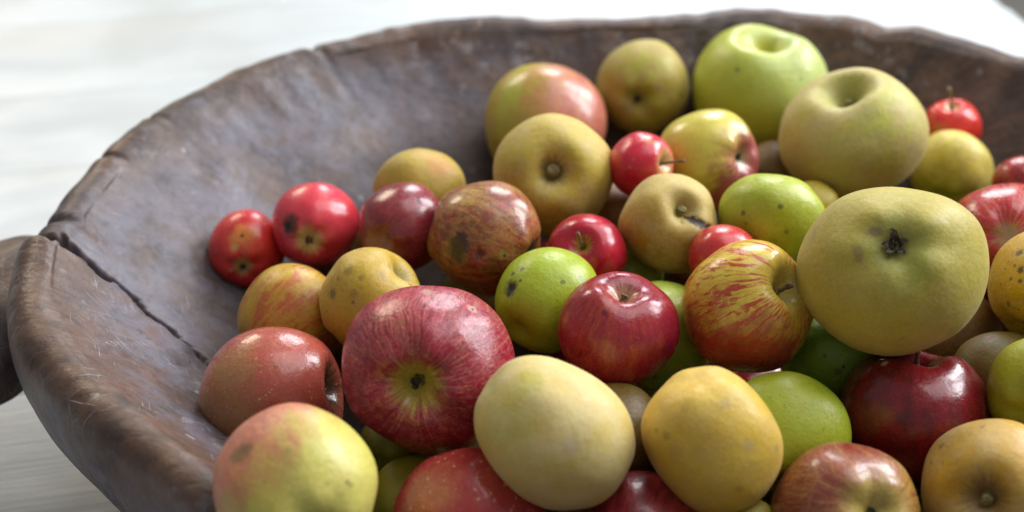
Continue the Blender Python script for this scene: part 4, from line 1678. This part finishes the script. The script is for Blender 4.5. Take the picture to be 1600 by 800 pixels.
KINDS = {'dull_olive': {'c1': (0.2, 0.16, 0.0186), 'c2': (0.24, 0.19, 0.031), 'rough': 0.45},  # dull kinds: skin colours darkened to hold the shade deep in the heap
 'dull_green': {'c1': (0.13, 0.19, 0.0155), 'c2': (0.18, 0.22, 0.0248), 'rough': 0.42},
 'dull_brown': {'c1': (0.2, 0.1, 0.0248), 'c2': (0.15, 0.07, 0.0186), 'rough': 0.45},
 'russet': {'pore': ((0.2, 0.15, 0.06), 0.35),
            'c1': (0.38, 0.3, 0.031),
            'c2': (0.46, 0.35, 0.0558),
            'rough': 0.5,
            'sheen': 0.12,
            'russet': ((0.4, 0.29, 0.093), 0.5, 3.0),
            'mottle': 0.12,
            'specks': (9, 0.1, (0.16, 0.11, 0.05), 0.35),
            'stemtint': (0.4, (0.33, 0.29, 0.06), 0.6),
            'calyxtint': (0.4, (0.26, 0.27, 0.03), 0.5),
            'bumpy': 0.08},
 'green': {'pore': ((0.13, 0.17, 0.04), 0.35),
           'c1': (0.27, 0.4, 0.0217),
           'c2': (0.38, 0.5, 0.0434),
           'rough': 0.33,
           'mottle': 0.07,
           'specks': (10, 0.09, (0.06, 0.07, 0.02), 0.55),
           'stemtint': (0.3, (0.3, 0.33, 0.04), 0.7),
           'bumpy': 0.08},
 'yellow': {'pore': ((0.28, 0.18, 0.06), 0.35),
            'c1': (0.56, 0.36, 0.0217),
            'c2': (0.64, 0.46, 0.0558),
            'rough': 0.42,
            'sheen': 0.1,
            'mottle': 0.1,
            'russet': ((0.5, 0.34, 0.0806), 0.3, 3.5),
            'specks': (8, 0.12, (0.16, 0.1, 0.03), 0.5),
            'bumpy': 0.08},
 'red': {'c1': (0.52, 0.03, 0.042),
         'c2': (0.403, 0.014, 0.032),
         'rough': 0.24,
         'mottle': 0.1,
         'dots': (17, 0.1, (0.6, 0.3, 0.17), 0.5),
         'stemtint': (0.38, (0.5, 0.34, 0.08), 0.8),
         'calyxtint': (0.3, (0.48, 0.36, 0.1), 0.8),
         'coat': 0.25,
         'bumpy': 0.07},
 'darkred': {'c1': (0.273, 0.012, 0.014),
             'c2': (0.39, 0.022, 0.018),
             'rough': 0.24,
             'mottle': 0.12,
             'stripes': [(9, 0.1, (0.1, 0.006, 0.01), 0.6, None, 0)],
             'dots': (16, 0.08, (0.5, 0.28, 0.16), 0.4),
             'coat': 0.3,
             'bumpy': 0.07},
 'striped': {'c1': (0.55, 0.42, 0.0434),
             'c2': (0.5, 0.33, 0.0372),
             'rough': 0.27,
             'mottle': 0.1,
             'blush': ((0, -0.5, 0.5), 0.35, 0.45, (0.42, 0.05, 0.03), (0.3, 0.02, 0.02), 0.7),
             'stripes': [(11, 0.09, (0.38, 0.025, 0.02), 0.9, None, 0)],
             'stemtint': (0.45, (0.47, 0.38, 0.07), 0.9),
             'coat': 0.25,
             'bumpy': 0.07}}

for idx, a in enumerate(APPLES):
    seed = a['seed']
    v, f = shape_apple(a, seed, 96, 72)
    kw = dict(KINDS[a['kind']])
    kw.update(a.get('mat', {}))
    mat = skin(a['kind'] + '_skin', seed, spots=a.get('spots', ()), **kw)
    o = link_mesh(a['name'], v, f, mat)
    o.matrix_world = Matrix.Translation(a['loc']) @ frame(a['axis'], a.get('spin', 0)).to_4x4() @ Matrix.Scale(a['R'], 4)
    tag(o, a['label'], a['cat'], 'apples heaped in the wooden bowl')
    if a.get('stem'):
        L, bend = a['stem'][:2]
        add_stem(o, a, L, bend, STEMG if len(a['stem']) > 2 else STEM, a.get('stemr', 0.045) * 1.45)
    if a.get('calyx'):
        add_calyx(o, a, a['calyx'], idx + 3)

# apples lower down in the heap and further round the bowl: what carries those in view, with a few dark ones added to fill shaded gaps
FILL = [(-0.0865, -0.0118, 0.0812, 0.0245, 'dull_brown'), (-0.1016, 0.0639, 0.0906, 0.0199, 'dull_brown'), (-0.0118, 0.0195, 0.0874, 0.03, 'dull_olive'),
 (0.2304, -0.0454, 0.1074, 0.03, 'dull_brown'), (0.0742, -0.0377, 0.0651, 0.03, 'dull_olive'), (0.11, 0.0791, 0.0628, 0.0256, None),
 (0.0576, -0.0948, 0.0662, 0.0294, None), (-0.0201, -0.0473, 0.07, 0.0295, None), (0.3407, 0.0346, 0.1017, 0.0286, None), (0.3349, -0.0582, 0.0985, 0.0309, None),
 (0.1671, 0.0549, 0.067, 0.0325, None), (0.2538, 0.0736, 0.0813, 0.0299, None), (0.0374, 0.0725, 0.0668, 0.0284, None), (0.1322, -0.1486, 0.0688, 0.0232, None),
 (0.1636, -0.1006, 0.0621, 0.0262, None), (0.1785, 0.0014, 0.0549, 0.0235, None), (0.3072, -0.1644, 0.1142, 0.028, None), (0.2651, -0.0956, 0.0724, 0.0235, None),
 (0.1062, 0.1542, 0.0892, 0.0235, None), (-0.0136, 0.0927, 0.0782, 0.0286, None), (0.1905, -0.0465, 0.0588, 0.0264, None), (0.3056, -0.1128, 0.089, 0.0235, None),
 (0.1358, -0.0348, 0.0564, 0.0262, None), (0.2242, -0.1308, 0.0724, 0.0234, None), (0.1767, -0.1716, 0.082, 0.0248, None), (0.2066, 0.1172, 0.0779, 0.0232, None),
 (-0.0023, -0.101, 0.0705, 0.0232, None), (0.3504, -0.1194, 0.1154, 0.0279, None), (0.06, 0.1345, 0.0829, 0.0257, None), (0.2261, 0.0209, 0.0632, 0.0265, None),
 (0.2741, -0.0478, 0.0694, 0.0245, None), (0.1009, 0.0224, 0.0563, 0.0256, None), (0.0359, 0.0199, 0.0568, 0.0235, None), (0.0462, -0.1456, 0.0745, 0.0241, None),
 (0.1021, -0.2354, 0.1148, 0.0239, None), (0.2207, 0.1588, 0.1022, 0.0249, None), (0.1164, -0.0837, 0.0558, 0.0231, None), (0.1031, 0.0526, 0.1027, 0.0235, None),
 (0.1461, 0.0064, 0.0928, 0.0271, None), (0.3237, -0.009, 0.1321, 0.0257, None), (0.0256, 0.103, 0.1104, 0.023, None), (0.2345, -0.2203, 0.1089, 0.0166, None),
 (0.1689, 0.1436, 0.076, 0.0165, None), (0.0823, -0.1667, 0.0714, 0.0181, None), (0.244, -0.1681, 0.0822, 0.0161, None), (0.1523, 0.1045, 0.0608, 0.0174, None),
 (0.3838, 0.0062, 0.1075, 0.0168, None), (-0.0898, -0.1436, 0.1113, 0.0199, None), (0.2896, 0.0146, 0.0668, 0.0172, None), (0.2681, -0.2012, 0.1061, 0.0166, None),
 (-0.0496, -0.0884, 0.0775, 0.0221, None), (0.301, 0.0569, 0.0767, 0.0163, None), (-0.0567, 0.0167, 0.0669, 0.0186, None), (0.1545, -0.24, 0.1096, 0.0168, None),
 (0.0285, -0.0297, 0.0502, 0.017, None), (0.2263, -0.0858, 0.0571, 0.0174, None), (0.3184, 0.001, 0.0748, 0.0162, None), (-0.0583, 0.1193, 0.0874, 0.0185, None),
 (0.1242, -0.1872, 0.079, 0.018, None), (0.1961, -0.2358, 0.1107, 0.016, None), (0.3512, 0.0835, 0.1091, 0.0185, None), (0.3817, -0.0811, 0.1116, 0.018, None),
 (0.2749, -0.1394, 0.0796, 0.0164, None), (0.2864, 0.0519, 0.115, 0.0196, None), (0.0902, -0.108, 0.1049, 0.0209, None), (0.1927, 0.0233, 0.097, 0.016, None),
 (0.2798, -0.1221, 0.1225, 0.0161, None), (0.1207, 0.1156, 0.1093, 0.0197, None), (0.218, 0.0438, 0.1008, 0.0176, None), (0.1929, -0.0149, 0.0902, 0.0171, None),
 (0.0325, 0.003, 0.0999, 0.0186, None), (0.0856, 0.095, 0.1064, 0.0189, None), (0.3719, -0.0269, 0.1024, 0.0166, None)]
protos = {}
rn = random.Random(11)
fill_kinds = ['dull_olive', 'dull_green', 'darkred', 'dull_brown', 'dull_olive', 'darkred']
for i, (x, y, z, r, kd) in enumerate(FILL):
    kd = kd or fill_kinds[(i * 7 + i // 5) % 6]
    if kd not in protos:
        a = dict(h=0.9, wob=0.04, lobe=0.018)
        v, f = shape_apple(a, 3.3 * len(protos) + 1, 56, 44)
        kw = dict(KINDS[kd])
        mat = skin(kd + '_skin', 40 + len(protos), **kw)
        o = link_mesh('apple', v, f, mat)
        st = add_stem(o, a, 0.5, (0.08, 0.05))
        cx = add_calyx(o, a, 0.11, i)
        protos[kd] = o
    else:
        src = protos[kd]
        o = src.copy()
        COL.objects.link(o)
        for ch in src.children:
            c = ch.copy()
            COL.objects.link(c)
            c.parent = o
    ax = Vector((rn.uniform(-1, 1), rn.uniform(-1, 1), rn.uniform(-0.2, 1.2)))
    o.matrix_world = Matrix.Translation((x, y, z)) @ frame(ax, rn.uniform(0, 6.28)).to_4x4() @ Matrix.Scale(r, 4)
    tag(o, 'apple buried low in the heap, almost hidden by the apples above it', 'apple', 'apples buried in the heap')
